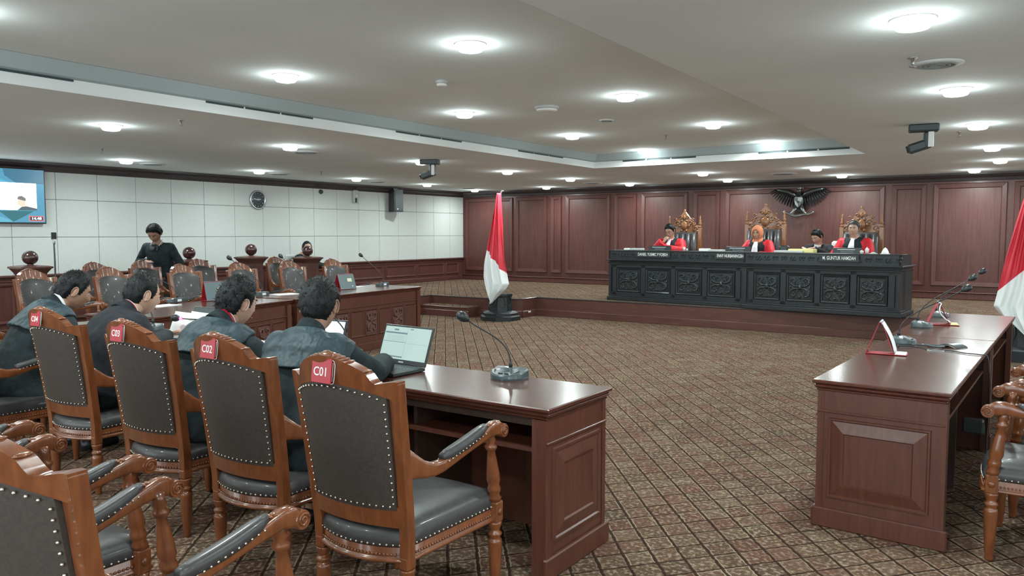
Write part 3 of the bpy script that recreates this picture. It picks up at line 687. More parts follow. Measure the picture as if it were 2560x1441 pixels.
    b=MB(); sheet(b,-1,1,lambda s:.475-.00*s*s,lambda s:.550+.010*s*s,(-.020,.020),(0,0),18,3); b.build('lower_back_rail',W,t)
    b=MB(); sheet(b,-.90,.90,lambda s:.545,zbot,(-.022,-.004),(.010,0),18,16); b.build('back_cloth',MT['leatherback'],t)
    b=MB(); sheet(b,-.90,.90,lambda s:.545,zbot,(.004,.024),(0,.030),18,16); b.build('back_cushion',MT['leather'],t)
    for sd in (0,1):
        b=MB(); off=-.028 if sd==0 else .027
        top=[(s*hx(.98)*.0+s*.885*hx(zbot(s)),yb_(s*.885,zbot(s))+off,zbot(s*.9)-.016) for s in [-1+.1*k for k in range(21)]]
        bot=[(s*.885*hx(.56),yb_(s*.885,.56)+off,.562) for s in [-1+.1*k for k in range(21)]]
        nails(b,top); nails(b,bot)
        for sx in (-1,1): nails(b,[(sx*.878*hx(z),yb_(.878,z)+off,z) for z in [.575+.02*k for k in range(21)]])
        b.build('nail_heads',MT['nail'],t,kind='stuff')
    # seat
    ol=seat_outline(); n=len(ol); cx,cy=0,.28
    def ring(f,z): return [(cx+(x-cx)*f,cy+(y-cy)*f,z) for x,y in ol]
    b=MB(); b.rings([ring(.99,.335),ring(1.03,.337),ring(1.045,.345),ring(1.02,.352),ring(1.0,.360),ring(1.0,.392),ring(.985,.398)]); b.build('seat_rail',W,t)
    b=MB(); nails(b,[(cx+(x-cx)*1.01,cy+(y-cy)*1.01,.366) for x,y in ol+ol[:1]],.006,.0155); b.build('beading',W,t,kind='stuff')
    b=MB(); b.rings([ring(.97,.39),ring(1.0,.393),ring(1.015,.405),ring(1.012,.425),ring(.985,.448),ring(.92,.465),ring(.78,.480),ring(.5,.490),ring(.2,.494),ring(.03,.495)]); b.build('seat_cushion',MT['leather'],t)
    b=MB(); nails(b,[(cx+(x-cx)*1.018,cy+(y-cy)*1.018,.404) for x,y in ol+ol[:1]],.005,.026); b.build('nail_heads',MT['nail'],t,kind='stuff')
    return t
first=[None]
def chair(x,y,deg,label,group,s=1.0):
    if first[0] is None: t=make_chair(label); first[0]=t
    else: t=copy_tree(first[0]); t['label']=label
    t.location=(x,y,0); t.rotation_euler=(0,0,R(deg)); t['group']=group; t.scale=(s,s,s)
    return t
G1='carved armchairs along the near desk'
CPOS=[(-2.165,2.12,3.5),(-3.0,2.22,3.5),(-3.86,2.28,5),(-4.90,2.36,5),(-5.78,2.12,4),(-6.75,2.35,8)]
CL=['empty carved armchair with the red C01 plate, nearest the open laptop','carved armchair with the red C02 plate','carved armchair with the red C03 plate','carved armchair with the red C04 plate','carved armchair cut by the left frame edge, under the lawyer farthest left','carved armchair at the left end of the near desk, mostly out of frame']
for (x,y,a),l in zip(CPOS,CL): chair(x,y,a,l,G1)
G2='carved armchairs of the foreground row'
for (x,y,a),l in zip(((-2.04,.915,5),(-2.93,.96,4.5),(-3.82,.98,4)),('large foreground armchair at lower left with its back to the viewer','foreground armchair just left of the lower left chair back, only its padded arms showing','foreground armchair at the left frame edge, two carved arm ends showing')): chair(x,y,a,l,G2)
G3='carved armchairs behind the right desks'
for (x,y,a),l in zip(((.375,4.58,88),(.44,5.34,90),(.50,6.28,90)),('carved armchair at the right frame edge nearest the viewer','carved armchair at the right frame edge, second from the viewer','carved armchair at the right frame edge, third from the viewer, below the flag')): chair(x,y,a,l,G3)
G4='carved armchairs behind the carved far desks'
FR=[(-9.35,4.20,-72),(-9.2,5.0,-76),(-9.25,5.98,-80),(-9.25,6.86,-82),(-9.25,7.74,-84),(-9.25,8.60,-86)]
FL=['far armchair at the left frame edge in front of a ball post','far armchair mostly hidden behind the head of the leftmost lawyer','far armchair behind the left folded desk calendar','far armchair behind the spiky haired lawyer, below a ball post','far armchair with a shining grey back, behind the joint of the far desks','far armchair nearest the dais, behind the right folded desk calendar']
for (x,y,a),l in zip(FR,FL): chair(x,y,a,l,G4,1.03)
G5='carved armchairs of the second far row'
for (x,y,a),l in zip(((-10.95,5.72,-78),(-10.95,6.42,-80),(-10.95,7.35,-84),(-10.95,8.85,-84)),('second row far armchair left of the standing photographer','second row far armchair right in front of the standing photographer','second row far armchair partly hidden behind the chair with the calendar before it','second row far armchair leaning out left of the shining grey far chair')): chair(x,y,a,l,G5,1.03)
# red number plates
def seat_tag(ci,txt):
    x,y,a=CPOS[ci]; t=empty('seat_plate',label=f'red plastic seat plate with white {txt} hooked on the chair crest',cat='sign',group='red seat number plates')
    s=-.07; M=Matrix.Translation((x,y,0))@Matrix.Rotation(R(a),4,'Z')
    yy=yb_(s,1.06)
    slope=math.atan2(2*BOW*s*-1,hx(1.06))   # follow the bowed back
    t.matrix_world=M@Matrix.Translation((s*hx(1.06)+.018,yy-.034,1.082))@Matrix.Rotation(-R(4),4,'Z')@Matrix.Rotation(R(-7),4,'X')@Matrix.Scale(1.12,4)
    MB().box(-.050,.042,-.003,.003,-.040,.040,ch=.0012).build('plate',MT['red'],t)
    MB().box(-.050,.042,-.004,.03,.038,.042,ch=.001).build('hook',MT['red'],t)
    b=MB(); b.tube([(.042,0,.038),(.052,0,.034),(.056,0,.02),(.056,0,-.02),(.054,0,-.036),(.042,0,-.040)],.0014,5,smooth=True); b.tube([(.047,0,.03),(.047,0,-.03)],.001,5)
    b.build('clear_clip',MT['lightgrey'],t)
    text(txt,.041,MT['white'],t,(-.006,-.0035,-.004),(R(90),0,0),off=.0003,sx=.98,ext=.0006)
for i,n_ in enumerate(('C01','C02','C03','C04')): seat_tag(i,n_)
# ================= BALL POSTS =================
bp=None
for i,(y,x,zt,lb) in enumerate(((5.25,-12.0,1.335,'ball topped mahogany post at far left, behind the leftmost far chair'),(6.5,-12.0,1.35,'ball topped mahogany post hidden behind the standing photographer'),(7.76,-12.0,1.352,'ball topped mahogany post right of the standing photographer'),(9.01,-12.0,1.388,'ball topped mahogany post between photographer and seated man, clear of both'),(10.33,-12.0,1.34,'ball topped mahogany post covering the seated man'))):
    if i==1: continue
    if bp is None:
        bp=empty('ball_post',label=lb,cat='post',group='mahogany posts with ball finials')
        b=MB(); b.box(-.15,.15,-.15,.15,0,1.06,ch=.006); b.box(-.16,.16,-.16,.16,0,.14,ch=.01); b.build('shaft',MT['post'],bp)
        b=MB()
        pr=[(.15,1.03),(.155,1.05),(.20,1.12),(.215,1.125),(.215,1.15),(.17,1.162),(.05,1.175)]
        b.rings([[(sx*r,sy*r,z) for sx,sy in ((-1,-1),(1,-1),(1,1),(-1,1))] for r,z in pr],smooth=False); b.build('cap',MT['post'],bp)
        b=MB(); b.lathe([(.05,1.17),(.035,1.185),(.04,1.20)],16); b.ball((0,0,1.283),.105,28,18); b.build('ball_finial',MT['ball'],bp); o=bp
    else: o=copy_tree(bp); o['label']=lb
    o.location=(x,y,0); o.scale=(1,1,zt/1.383)
# ================= BLACK BENCH =================
tb=empty('judges_bench',(-6.68,12.89,ZD),0,'long black carved bench of the court on the dais with three name boards','bench')
BH=.925
def bench_seg(p0,p1,npan,endR,endL):
    p0=Vector(p0);p1=Vector(p1); d=p1-p0; L=d.length; a=math.atan2(d.y,d.x)
    M=Matrix.Translation((p0.x+6.68,p0.y-12.89,0))@Matrix.Rotation(a,4,'Z')
    D=.70
    b=MB(); b.box(0,L,.03,.28,0,.735,M=M); b.box(0,.05,.05,D,0,.735,M=M); b.box(L-.05,L,.05,D,0,.735,M=M); b.build('body',MT['bench'],tb)
    b=MB(); b.box(-.03,L+.03,-.02,.3,0,.075,M=M,ch=.01); b.box(-.01,L+.01,0,.29,.075,.10,M=M,ch=.006); b.box(L-.06,L+.03,.3,D,0,.075,M=M,ch=.01); b.box(-.03,.06,.3,D,0,.075,M=M,ch=.01); b.build('plinth',MT['bench'],tb)
    b=MB(); b.box(-.04,L+.04,-.055,D,.735,.758,M=M,ch=.006); b.box(-.02,L+.02,-.02,.3,.69,.71,M=M,ch=.005); b.box(0,L,0,.3,.66,.69,M=M,ch=.004); b.box(L-.05,L+.02,.3,D,.69,.71,M=M,ch=.005); b.build('ledge',MT['bench'],tb)
    b=MB(); b.box(0,L,.0,.045,.758,BH-.012,M=M); b.box(-.01,L+.01,-.012,.30,BH-.012,BH,M=M,ch=.003); b.box(0,.03,.0,D-.1,.758,BH-.012,M=M); b.box(L-.03,L,0,D-.1,.758,BH-.012,M=M); fz=b.build('frieze',MT['bench'],tb)
    b=MB()
    x=.05
    while x<L-.08:
        for k in range(2):
            sg=1 if (int(x*10)%2==0) else -1
            pts=[M@Vector((x+.02*math.cos(q*.9)*(1-q*.08)+.03+k*.05,-.004,.84+sg*.045*math.sin(q*.9)*(1-q*.08))) for q in range(7)]
            b.tube(pts,.008,5)
        x+=.14
    b.build('carved_vines',MT['carve'],fz)
    b=MB(); b.box(0,.05,.0,.03,.10,.66,M=M); b.box(L-.05,L,.0,.03,.10,.66,M=M); 
    st=(L-.24)/npan
    for i in range(npan+1): b.box(.12+i*st-.045,.12+i*st+.045,.012,.032,.10,.66,M=M,ch=.003)
    b.box(.05,L-.05,.012,.032,.10,.155,M=M,ch=.003); b.box(.05,L-.05,.012,.032,.61,.66,M=M,ch=.003); b.build('frame_rails',MT['bench'],tb)
    for i in range(npan):
        u0=.12+i*st+.05; u1=.12+(i+1)*st-.05
        bb=MB(); raised(bb,u0,u1,.16,.605,lambda u,z,d_:tuple(M@Vector((u,.028-d_,z))),.03,.018,.004); rp=bb.build('raised_panel',MT['bench'],tb)
        bb=MB(); cx=(u0+u1)/2; cz=.382; hw=(u1-u0)/2-.05; hh=.165
        bb.box(cx-hw,cx+hw,.012,.022,cz-hh,cz+hh,M=M)
        for sx in (-1,1):
            for sz in (-1,1):
                for sc_ in (1,.55):
                    pts=[M@Vector((cx+sx*hw*p*sc_,.006,cz+sz*hh*q*sc_)) for p,q in ((.08,.12),(.5,.12),(.85,.35),(.85,.75),(.55,.88),(.35,.65),(.5,.5),(.62,.6))]
                    bb.tube(pts,[.014,.016,.015,.014,.012,.010,.008,.006] if sc_==1 else .008,6)
        bb.merge(MB().ball((0,0,0),(.035,.018,.045),10,6),M@Matrix.Translation((cx,.008,cz)))
        for sx,sz in ((1,0),(-1,0),(0,1),(0,-1)): bb.merge(MB().ball((0,0,0),(.018,.012,.018),8,5),M@Matrix.Translation((cx+sx*hw*.9,.008,cz+sz*hh*.92)))
        bb.build('carved_panel',MT['carve'],rp)
    return M,L
M1,L1=bench_seg((-6.68,12.89),(-4.07,12.69),4,False,True)
M2,L2=bench_seg((-4.07,12.63),(-1.71,12.40),4,True,False)
def name_board(M,u0,u1,txt,label):
    t=empty('name_board',label=label,cat='name board',group='name boards on the black bench')
    t.matrix_world=Matrix.Translation((-6.68,12.89,ZD))@M@Matrix.Translation(((u0+u1)/2,-.022,.855))
    h=(u1-u0)/2
    MB().box(-h-.05,h+.05,-.006,.006,-.055,.055,ch=.002).build('board',MT['black'],t)
    te=text(txt,.076,MT['white'],t,(0,-.0075,-.0),(R(90),0,0),off=.0004,sx=1)
    bpy.context.view_layer.update(); te.scale=((2*h)/max(te.dimensions.x,.01),1,1)
name_board(M1,.63,1.22,'DANIEL YUSMIC P FOEKH','black board lettered DANIEL YUSMIC P FOEKH on the left of the bench')
name_board(M1,2.14,2.60,'ENNY NURBANINGSIH','black board lettered ENNY NURBANINGSIH in the middle of the bench')
name_board(M2,1.27,1.75,'M. GUNTUR HAMZAH','black board lettered M. GUNTUR HAMZAH on the right of the bench')
# ================= THRONES =================
def make_throne(lab):
    t=empty('carved_throne',label=lab,cat='chair',group='carved high chairs behind the bench'); W=MT['judgechair']
    # local: faces -Y, z=0 dais floor
    for sx in (-1,1):
        b=MB(); b.box(sx*.31-.04,sx*.31+.04,-.04,.04,0,1.36,ch=.01); b.lathe([(.035,1.36),(.045,1.37),(.02,1.40),(.028,1.42),(.034,1.44),(.015,1.47),(.026,1.50),(.012,1.53),(.020,1.55),(.008,1.58),(0,1.60)],12,M=Matrix.Translation((sx*.31,0,0))); b.build('rear_post',W,t)
        b=MB(); b.box(sx*.31-.03,sx*.31+.03,-.62,-.56,0,.66,ch=.01); b.build('front_leg',W,t)
        b=MB(); b.tube([(sx*.31,0,.70),(sx*.31,-.2,.69),(sx*.31,-.5,.70),(sx*.31,-.64,.68)],.035,8); b.build('armrest',W,t)
    b=MB(); b.box(-.27,.27,-.11,-.03,.5,1.27,ch=.03)
    for k in range(5): b.tube([(-.23+.115*k,-.105,.55),(-.23+.115*k,-.135,.9),(-.23+.115*k,-.10,1.24)],[.05,.062,.045],10)
    b.build('back_cushion',MT['leather'],t)
    b=MB(); b.box(-.29,.29,-.62,.0,.36,.50,ch=.03); b.build('seat_cushion',MT['leather'],t)
    b=MB(); ol=[(-.30,1.24),(.30,1.24),(.30,1.40),(.20,1.42),(.17,1.50),(.10,1.56),(.05,1.63),(0,1.69),(-.05,1.63),(-.10,1.56),(-.17,1.50),(-.20,1.42),(-.30,1.40)]
    b.prism(ol,-.025,.025,'y')
    for sx in (-1,1):
        for (x,z,r) in ((.22,1.34,.05),(.12,1.45,.05),(.06,1.56,.035),(.25,1.28,.03),(.17,1.52,.03),(.20,1.42,.035)):
            pts=[(sx*(x+r*math.cos(q*.9)*(1-q*.1)),-.034,z+r*math.sin(q*.9)*(1-q*.1)) for q in range(8)]
            b.tube(pts,.012,6)
    b.ball((0,-.03,1.40),(.07,.03,.09),12,8); b.ball((0,-.03,1.56),(.03,.025,.05),10,6); b.ball((0,0,1.69),(.025,.025,.035),8,6)
    for k in range(6): a=PI*k/3; b.ball((.095*math.cos(a),-.035,1.40+.11*math.sin(a)),(.026,.015,.026),8,5)
    b.build('carved_crest',W,t)
    return t
th=make_throne('carved high chair with orange brown crest behind the leftmost judge'); th.location=(-5.755,14.25,ZD)
for x,l,s in ((-4.21,'tallest carved high chair with orange brown crest, behind the judge in the headscarf',1.03),(-2.59,'carved high chair with orange brown crest behind the rightmost judge',.985)):
    o=copy_tree(th); o.location=(x,14.25,ZD); o['label']=l; o.scale=(1.06 if s>1 else 1,1,s)
th.scale=(1,1,.985)
# ================= FLAGS =================
def flag(x,y,mir,label_f,label_p):
    p=empty('flag_pedestal',(x,y,0),0,label_p,'pedestal','dark carved flag pedestals')
    b=MB(); oc=lambda r:[(r*math.cos(R(22.5+45*k)),r*math.sin(R(22.5+45*k))) for k in range(8)]
    b.rings([[(a,c,z) for a,c in oc(r)] for r,z in ((.38,0),(.38,.07),(.34,.09),(.34,.13),(.30,.15),(.23,.17),(.21,.42),(.225,.44),(.225,.48),(.10,.49))],smooth=False); b.build('body',MT['bench'],p)
    b=MB()
    for k in range(8):
        a=R(45*k); M=Matrix.Rotation(a,4,'Z')
        b.tube([M@Vector((.205,.05*math.sin(q),.34+.10*math.cos(q))) for q in [.5+.5*i for i in range(8)]],.008,5)
    b.build('carving',MT['carve'],p)
    f=empty('flag_on_pole',(x,y,.49),0,label_f,'flag','red and white flags on poles')
    b=MB(); b.tube([(0,0,0),(0,0,1.80)],.014,10); b.build('pole',MT['metal'],f)
    b=MB(); b.lathe([(.016,0),(.026,.01),(.012,.03),(.02,.05),(.006,.075),(.0,.09)],10,M=Matrix.Translation((0,0,1.80))@Matrix.Rotation(R(25*mir),4,'Y')); b.tube([(0,0,1.84),(.03*mir,0,1.88),(.07*mir,0,1.865)],.008,6); b.build('finial',MT['metal'],f)
    # draped cloth hanging from the top of the pole, one corner low
    # left and right silhouettes, z measured from floor
    Lx=[(2.32,-.035),(2.1,-.05),(1.7,-.085),(1.3,-.13),(1.0,-.16),(.8,-.155),(.70,-.13),(.55,-.085),(.42,-.05),(.31,-.02)]
    Rx=[(2.32,.03),(2.1,.07),(1.7,.16),(1.3,.24),(1.0,.29),(.8,.325),(.68,.35),(.58,.28),(.44,.12),(.31,-.012)]
    def interp(T,z):
        for (z0,a),(z1,c) in zip(T,T[1:]):
            if z1<=z<=z0: return a+(c-a)*(z0-z)/(z0-z1)
        return T[-1][1] if z<T[-1][0] else T[0][1]
    nu,n1,n2=48,40,36
    verts=[];ms=[];nv=n1+n2
    for i in range(nv+1):
        for j in range(nu+1):
            q=j/nu; zs=1.1
            for _ in range(12):
                l=interp(Lx,zs); r=interp(Rx,zs); t_=(l+(r-l)*q+.15)/.45; zs=1.32-.14*max(0,t_)-.30*max(0,t_)**1.1
            z=2.32+(zs-2.32)*i/n1 if i<=n1 else zs+(.31-zs)*(i-n1)/n2
            l=interp(Lx,z); r=interp(Rx,z); xx_=l+(r-l)*q; wdt=r-l
            fold=.055*math.sin(q*PI*5+z*1.2)*min(1,wdt/.25)*(.6+.4*math.sin(3*z))+.018*math.sin(q*PI*11+z*4)*min(1,wdt/.3)
            verts.append((mir*xx_,-.24*min(1,(2.32-z)/1.2)-.03-fold-.05*math.sin(PI*q),z-.49))
    b=MB(); ms=[0 if i<n1 else 1 for i in range(nv) for j in range(nu)]
    b.v=verts; b.f=[(i*(nu+1)+j,i*(nu+1)+j+1,(i+1)*(nu+1)+j+1,(i+1)*(nu+1)+j) for i in range(nv) for j in range(nu)]; b.m=ms; b.sm=[True]*len(b.f)
    o=b.build('cloth',[MT['flagred'],MT['flagwhite']],f); s_=o.modifiers.new('thickness','SOLIDIFY'); s_.thickness=.006
flag(-8.25,11.62,1,'red and white flag hanging on its pole at the left corner of the dais','dark octagonal carved pedestal under the left flag')
flag(-.16,11.62,-1,'red and white flag at the right frame edge','dark octagonal carved pedestal under the flag at the right frame edge')
# ================= EAGLE EMBLEM =================
t=empty('eagle_emblem',(-4.19,YB-.06,2.12),label='dark carved eagle state emblem with shield and ribbon on the wood wall',cat='emblem')
EM=MT['bronze']; b=MB()
b.ball((0,-.10,.13),(.10,.07,.16),14,10); b.tube([(0,-.1,.24),(.0,-.12,.33),(.015,-.14,.37)],[.06,.045,.04],10); b.build('body',EM,t)
b=MB(); b.ball((.02,-.15,.385),(.048,.045,.042),12,8); b.tube([(.05,-.16,.39),(.09,-.165,.385),(.10,-.165,.365)],[.02,.013,.003],8)
for k in range(4): b.tube([(.0,-.14,.40),(-.03-.012*k,-.13,.43-.012*k)],[.012,.004],6)
b.build('head',MT['bronzelight'],t)
for sx in (-1,1):
    w_=MB(); w_.tube([(sx*.06,-.08,.22),(sx*.22,-.07,.32),(sx*.40,-.05,.36),(sx*.50,-.04,.37)],[.06,.05,.04,.02],8)
    w_.build('wing_arm',EM,t)
    for k in range(11):
        q=k/10; bx=sx*(.10+.40*q); bz=.25+.12*q; ln=.17+.06*math.sin(PI*min(1,q*.8+.15))-.05*q; ang=R(-80+58*q)
        tip=(bx+sx*math.cos(ang)*ln*.9,-.05+.002*k,bz+math.sin(ang)*ln*1.25)
        f=MB(); f.tube([(bx,-.055,bz),((bx+tip[0])/2,-.06,(bz+tip[2])/2),tip],[(.03,.010),(.046,.012),(.022,.005)],8); f.build('wing_feather',MT['black'],t)
for k in range(7):
    a=R(-90+(k-3)*13); MB().tube([(0,-.07,.02),(.10*math.cos(a),-.075,.02+.1*math.sin(a)),(.21*math.cos(a),-.07,.02+.20*math.sin(a))],[(.02,.01),(.028,.012),(.014,.006)],8).build('tail_feather',EM,t)
b=MB(); b.prism([(-.065,.20),(.065,.20),(.07,.12),(.05,.05),(0,.0),(-.05,.05),(-.07,.12)],-.19,-.165,'y'); sh=b.build('shield',MT['bronzelight'],t)
MB().prism([(-.058,.192),(-.003,.192),(-.003,.122),(-.062,.122)],-.194,-.19,'y').build('shield_field',MT['bronze'],sh)
MB().prism([(.003,.192),(.058,.192),(.062,.122),(.003,.122)],-.194,-.19,'y').build('shield_field',MT['bronzelight'],sh)
MB().prism([(-.062,.115),(-.003,.115),(-.003,.012),(-.045,.05)],-.194,-.19,'y').build('shield_field',MT['bronzelight'],sh)
MB().prism([(.003,.115),(.062,.115),(.045,.05),(.003,.012)],-.194,-.19,'y').build('shield_field',MT['bronze'],sh)
MB().prism([(-.022,.13),(.022,.13),(.026,.105),(0,.075),(-.026,.105)],-.198,-.193,'y').build('star_field',MT['black'],sh)
for sx in (-1,1):
    MB().tube([(sx*.05,-.10,.02),(sx*.085,-.12,-.06),(sx*.13,-.13,-.115),(sx*.16,-.15,-.135)],[.040,.034,.026,.014],8).build('leg',MT['bronzelight'],t)
b=MB(); n=22; pr=[]
for i in range(n+1):
    q=-1+2*i/n; x=.30*q; z=-.165+.075*q*q+.012*math.sin(q*6); pr.append((x,z))
b.add([(x,-.14+.02*math.cos(x*9),z+.026) for x,z in pr]+[(x,-.15+.02*math.cos(x*9),z-.026) for x,z in pr],[(i,i+1,i+n+2,i+n+1) for i in range(n)],smooth=True)
o=b.build('ribbon',MT['bronzelight'],t); s_=o.modifiers.new('s','SOLIDIFY'); s_.thickness=.012
# ================= MICROPHONES =================
def mic(x,y,z,rz,label,grp,reach=(.0,-.30,.34),red=False,sc_=1.0,sticker=False):
    t=empty('gooseneck_microphone',(x,y,z),R(rz),label,'microphone',grp,scale=sc_)
    ol=[]
    for k in range(25):
        a=PI*k/24; ol.append((.098*math.cos(a)+0,.0-.085*math.sin(a)))
    ol+=[(-.098,.05),(-.085,.065),(.085,.065),(.098,.05)]
    b=MB(); rs=[]
    for f,zf,zb in ((1.0,.0,.0),(1.02,.010,.012),(1.0,.022,.045),(.93,.030,.055),(.5,.035,.057),(.02,.038,.057)):
        rs.append([(px*f,py*f+0,(zf+(zb-zf)*(py+.085)/.15)) for px,py in ol])
    b.rings(rs,smooth=False); b.build('base',MT['greygreen'],t,bevel=.002)
    b=MB(); b.tube([(.072*math.cos(PI*k/14),-.01-.058*math.sin(PI*k/14),.0465-.022*math.sin(PI*k/14)) for k in range(15)],.005,6); b.build('speaker_slot',MT['black'],t)
    for k in range(2): MB().box(-.03+.035*k,-.005+.035*k,-.062,-.052,.033,.038,ch=.001).build('button',MT['black'],t)
    if sticker: MB().box(-.03,.03,.064,.067,.012,.040).build('paper_label',MT['paper'],t)
    b=MB(); b.lathe([(.012,.05),(.010,.075),(.006,.09)],10,M=Matrix.Translation((0,.03,0))); b.build('neck_socket',MT['black'],t)
    rx,ry,rz_=reach
    p0=Vector((0,.03,.07)); p3=Vector((rx,.03+ry,rz_)); p1=p0+Vector((0,0,.14)); p2=p0+(p3-p0)*.55+Vector((0,0,.03))
    pts=[((1-q)**3)*p0+3*((1-q)**2)*q*p1+3*(1-q)*q*q*p2+q**3*p3 for q in [i/16 for i in range(17)]]
    MB().tube(pts,.0042,8).build('gooseneck',MT['black'],t)
    d=(pts[-1]-pts[-3]).normalized(); b=MB(); M=Matrix.Translation(pts[-1])@d.to_track_quat('Z','Y').to_matrix().to_4x4()
    b.lathe([(.006,-.01),(.014,.0),(.022,.012),(.027,.03),(.026,.048),(.018,.062),(.006,.068),(0,.069)],16,M=M); b.build('foam_head',MT['black'],t)
    if red: MB().lathe([(.008,-.03),(.013,-.028),(.013,-.012),(.008,-.010)],12,M=M).build('red_light_ring',MT['redled'],t)
    return t
G='gooseneck microphones on the near desk'
mic(-2.37,3.41,TOPZ,8,'gooseneck microphone standing alone right of the open laptop',G,(-.20,-.12,.315))
mic(-3.60,3.39,TOPZ,10,'gooseneck microphone on the near desk between the nearest lawyer and the open laptop',G,(-.20,-.06,.36))
mic(-5.95,3.48,TOPZ,10,'gooseneck microphone by the papers, its ring unlit, left of the reading lawyer hand',G,(-.25,.0,.30))
mic(-4.66,3.34,TOPZ,-10,'gooseneck microphone with glowing red ring, half behind the lawyer in the red collar',G,(-.46,-.22,.17),red=True)
G='gooseneck microphones on the right desks'
mic(-.81,6.10,TOPZ,88,'gooseneck microphone nearest the viewer on the right desks, beside loose cables',G,(.22,-.36,.38))
mic(-.83,7.25,TOPZ,88,'gooseneck microphone in the middle of the right desks',G,(.22,-.34,.40))
mic(-.80,8.28,TOPZ,88,'gooseneck microphone farthest along the right desks',G,(.22,-.32,.41))
G='gooseneck microphones on the far desks'
mic(-8.18,8.45,TOPZ,-86,'gooseneck microphone on the far desk nearest the dais steps',G,(.14,-.28,.44),sticker=True)
mic(-8.15,6.95,TOPZ,-86,'gooseneck microphone on the far desk behind the nearest lawyer head',G,(.14,-.28,.46))
mic(-8.12,6.22,TOPZ,-82,'gooseneck microphone on the far desk behind the spiky haired lawyer',G,(.22,-.28,.46),sticker=True)
mic(-8.15,5.08,TOPZ,-78,'gooseneck microphone base beside the left folded desk calendar',G,(.15,-.30,.33),sticker=True)
# microphones turn their paper labels to the room: rotate far bases so the rear faces us
# ================= TENT CALENDARS =================
def tent(x,y,rz,label,grp,dark,h=.20,w_=.20,curl=0):
    t=empty('desk_calendar',(x,y,TOPZ),R(rz),label,'desk calendar',grp)
    dd=.085
    def slab(name,p,q,m,th=.003):
        p=Vector(p);q=Vector(q); d=(q-p).normalized(); n=Vector((0,-d.z,d.y))*th
        return MB().add([(-w_/2,p.y,p.z),(w_/2,p.y,p.z),(w_/2,q.y,q.z),(-w_/2,q.y,q.z),(-w_/2,p.y+n.y,p.z+n.z),(w_/2,p.y+n.y,p.z+n.z),(w_/2,q.y+n.y,q.z+n.z),(-w_/2,q.y+n.y,q.z+n.z)],[(0,1,2,3),(4,5,6,7),(0,1,5,4),(2,3,7,6),(0,3,7,4),(1,2,6,5)]).build(name,m,t)
    slab('front_board',(0,-dd,.003),(0,-.008,h),MT['redcard'])
    slab('rear_board',(0,dd,.003),(0,.008,h),MT['redcard'])
    slab('base_board',(0,-dd,.0035),(0,dd+(.0 if dark else .07),.0035),MT['redcard'])
    b=MB(); b.tube([(-w_/2+.01,0,h+.002),(w_/2-.01,0,h+.002)],.008,8); b.build('ring_binding',MT['lightgrey'] if not dark else MT['darkgrey'],t)
    if dark:
        p=Vector((0,-dd-.003,.006)); q=Vector((0,-.012,h-.004))
        sh=slab('front_sheet',p,q,mat('calendar_grey_face',(.10,.14,.15),.45,coat=.2),.004)
        M=Matrix.Translation(p.lerp(q,.5)+Vector((0,-.006,.002)))@Matrix.Rotation(-(math.atan2((q-p).y,(q-p).z)),4,'X')
        MB().box(.005,.085,-.0005,.0005,-.005,.05,M=M).build('yellow_print',mat('yellow_green_print',(.42,.42,.18),.6),sh)
        b=MB()
        for r_ in range(3):
            for c_ in range(6): b.box(.010+.012*c_,.018+.012*c_,-.0012,.0006,.034-.014*r_,.044-.014*r_,M=M)
        b.build('print_marks',MT['paper'],sh,kind='stuff')
        MB().box(.070,.082,-.0008,.0006,-.075,-.06,M=M).build('white_mark',MT['paper'],sh)
    else:
        b=MB()
        n=10
        if curl: P=[(-.004+.01*0, h) ]
        pts=[]
        for i in range(n+1):
            q=i/n; pts.append((.010+(.080)*q-(.045*math.sin(PI*q) if curl else -.012*math.sin(PI*q)),h-.001-(h-.02)*q))
        for th in (0,):
            b.add([(-w_/2,a,c) for a,c in pts]+[(w_/2,a,c) for a,c in pts],[(i,i+1,i+n+2,i+n+1) for i in range(n)],smooth=True)
        o=b.build('white_pages',MT['paper'],t); s_=o.modifiers.new('s','SOLIDIFY'); s_.thickness=.008
        MB().box(-w_/2,w_/2,dd,dd+.065,.006,.014,ch=.002).build('page_tail',MT['yellowpaper'] if curl else MT['paper'],t)
G='desk calendars on the right desks'
tent(-.86,5.50,-86,'folded red and white desk calendar nearest the viewer on the right desk',G,False,.21,.12)
tent(-.74,7.56,-80,'folded desk calendar with curling white page farther along the right desks',G,False,.19,.17,1)
G='folded calendars on the far desks'
tent(-8.13,7.66,84,'folded grey and red desk calendar on the far desk, right of the nearest lawyer head',G,True,.21,.27)
tent(-8.0,5.50,78,'folded grey and red desk calendar on the far desk, left of the spiky haired lawyer',G,True,.22,.28)
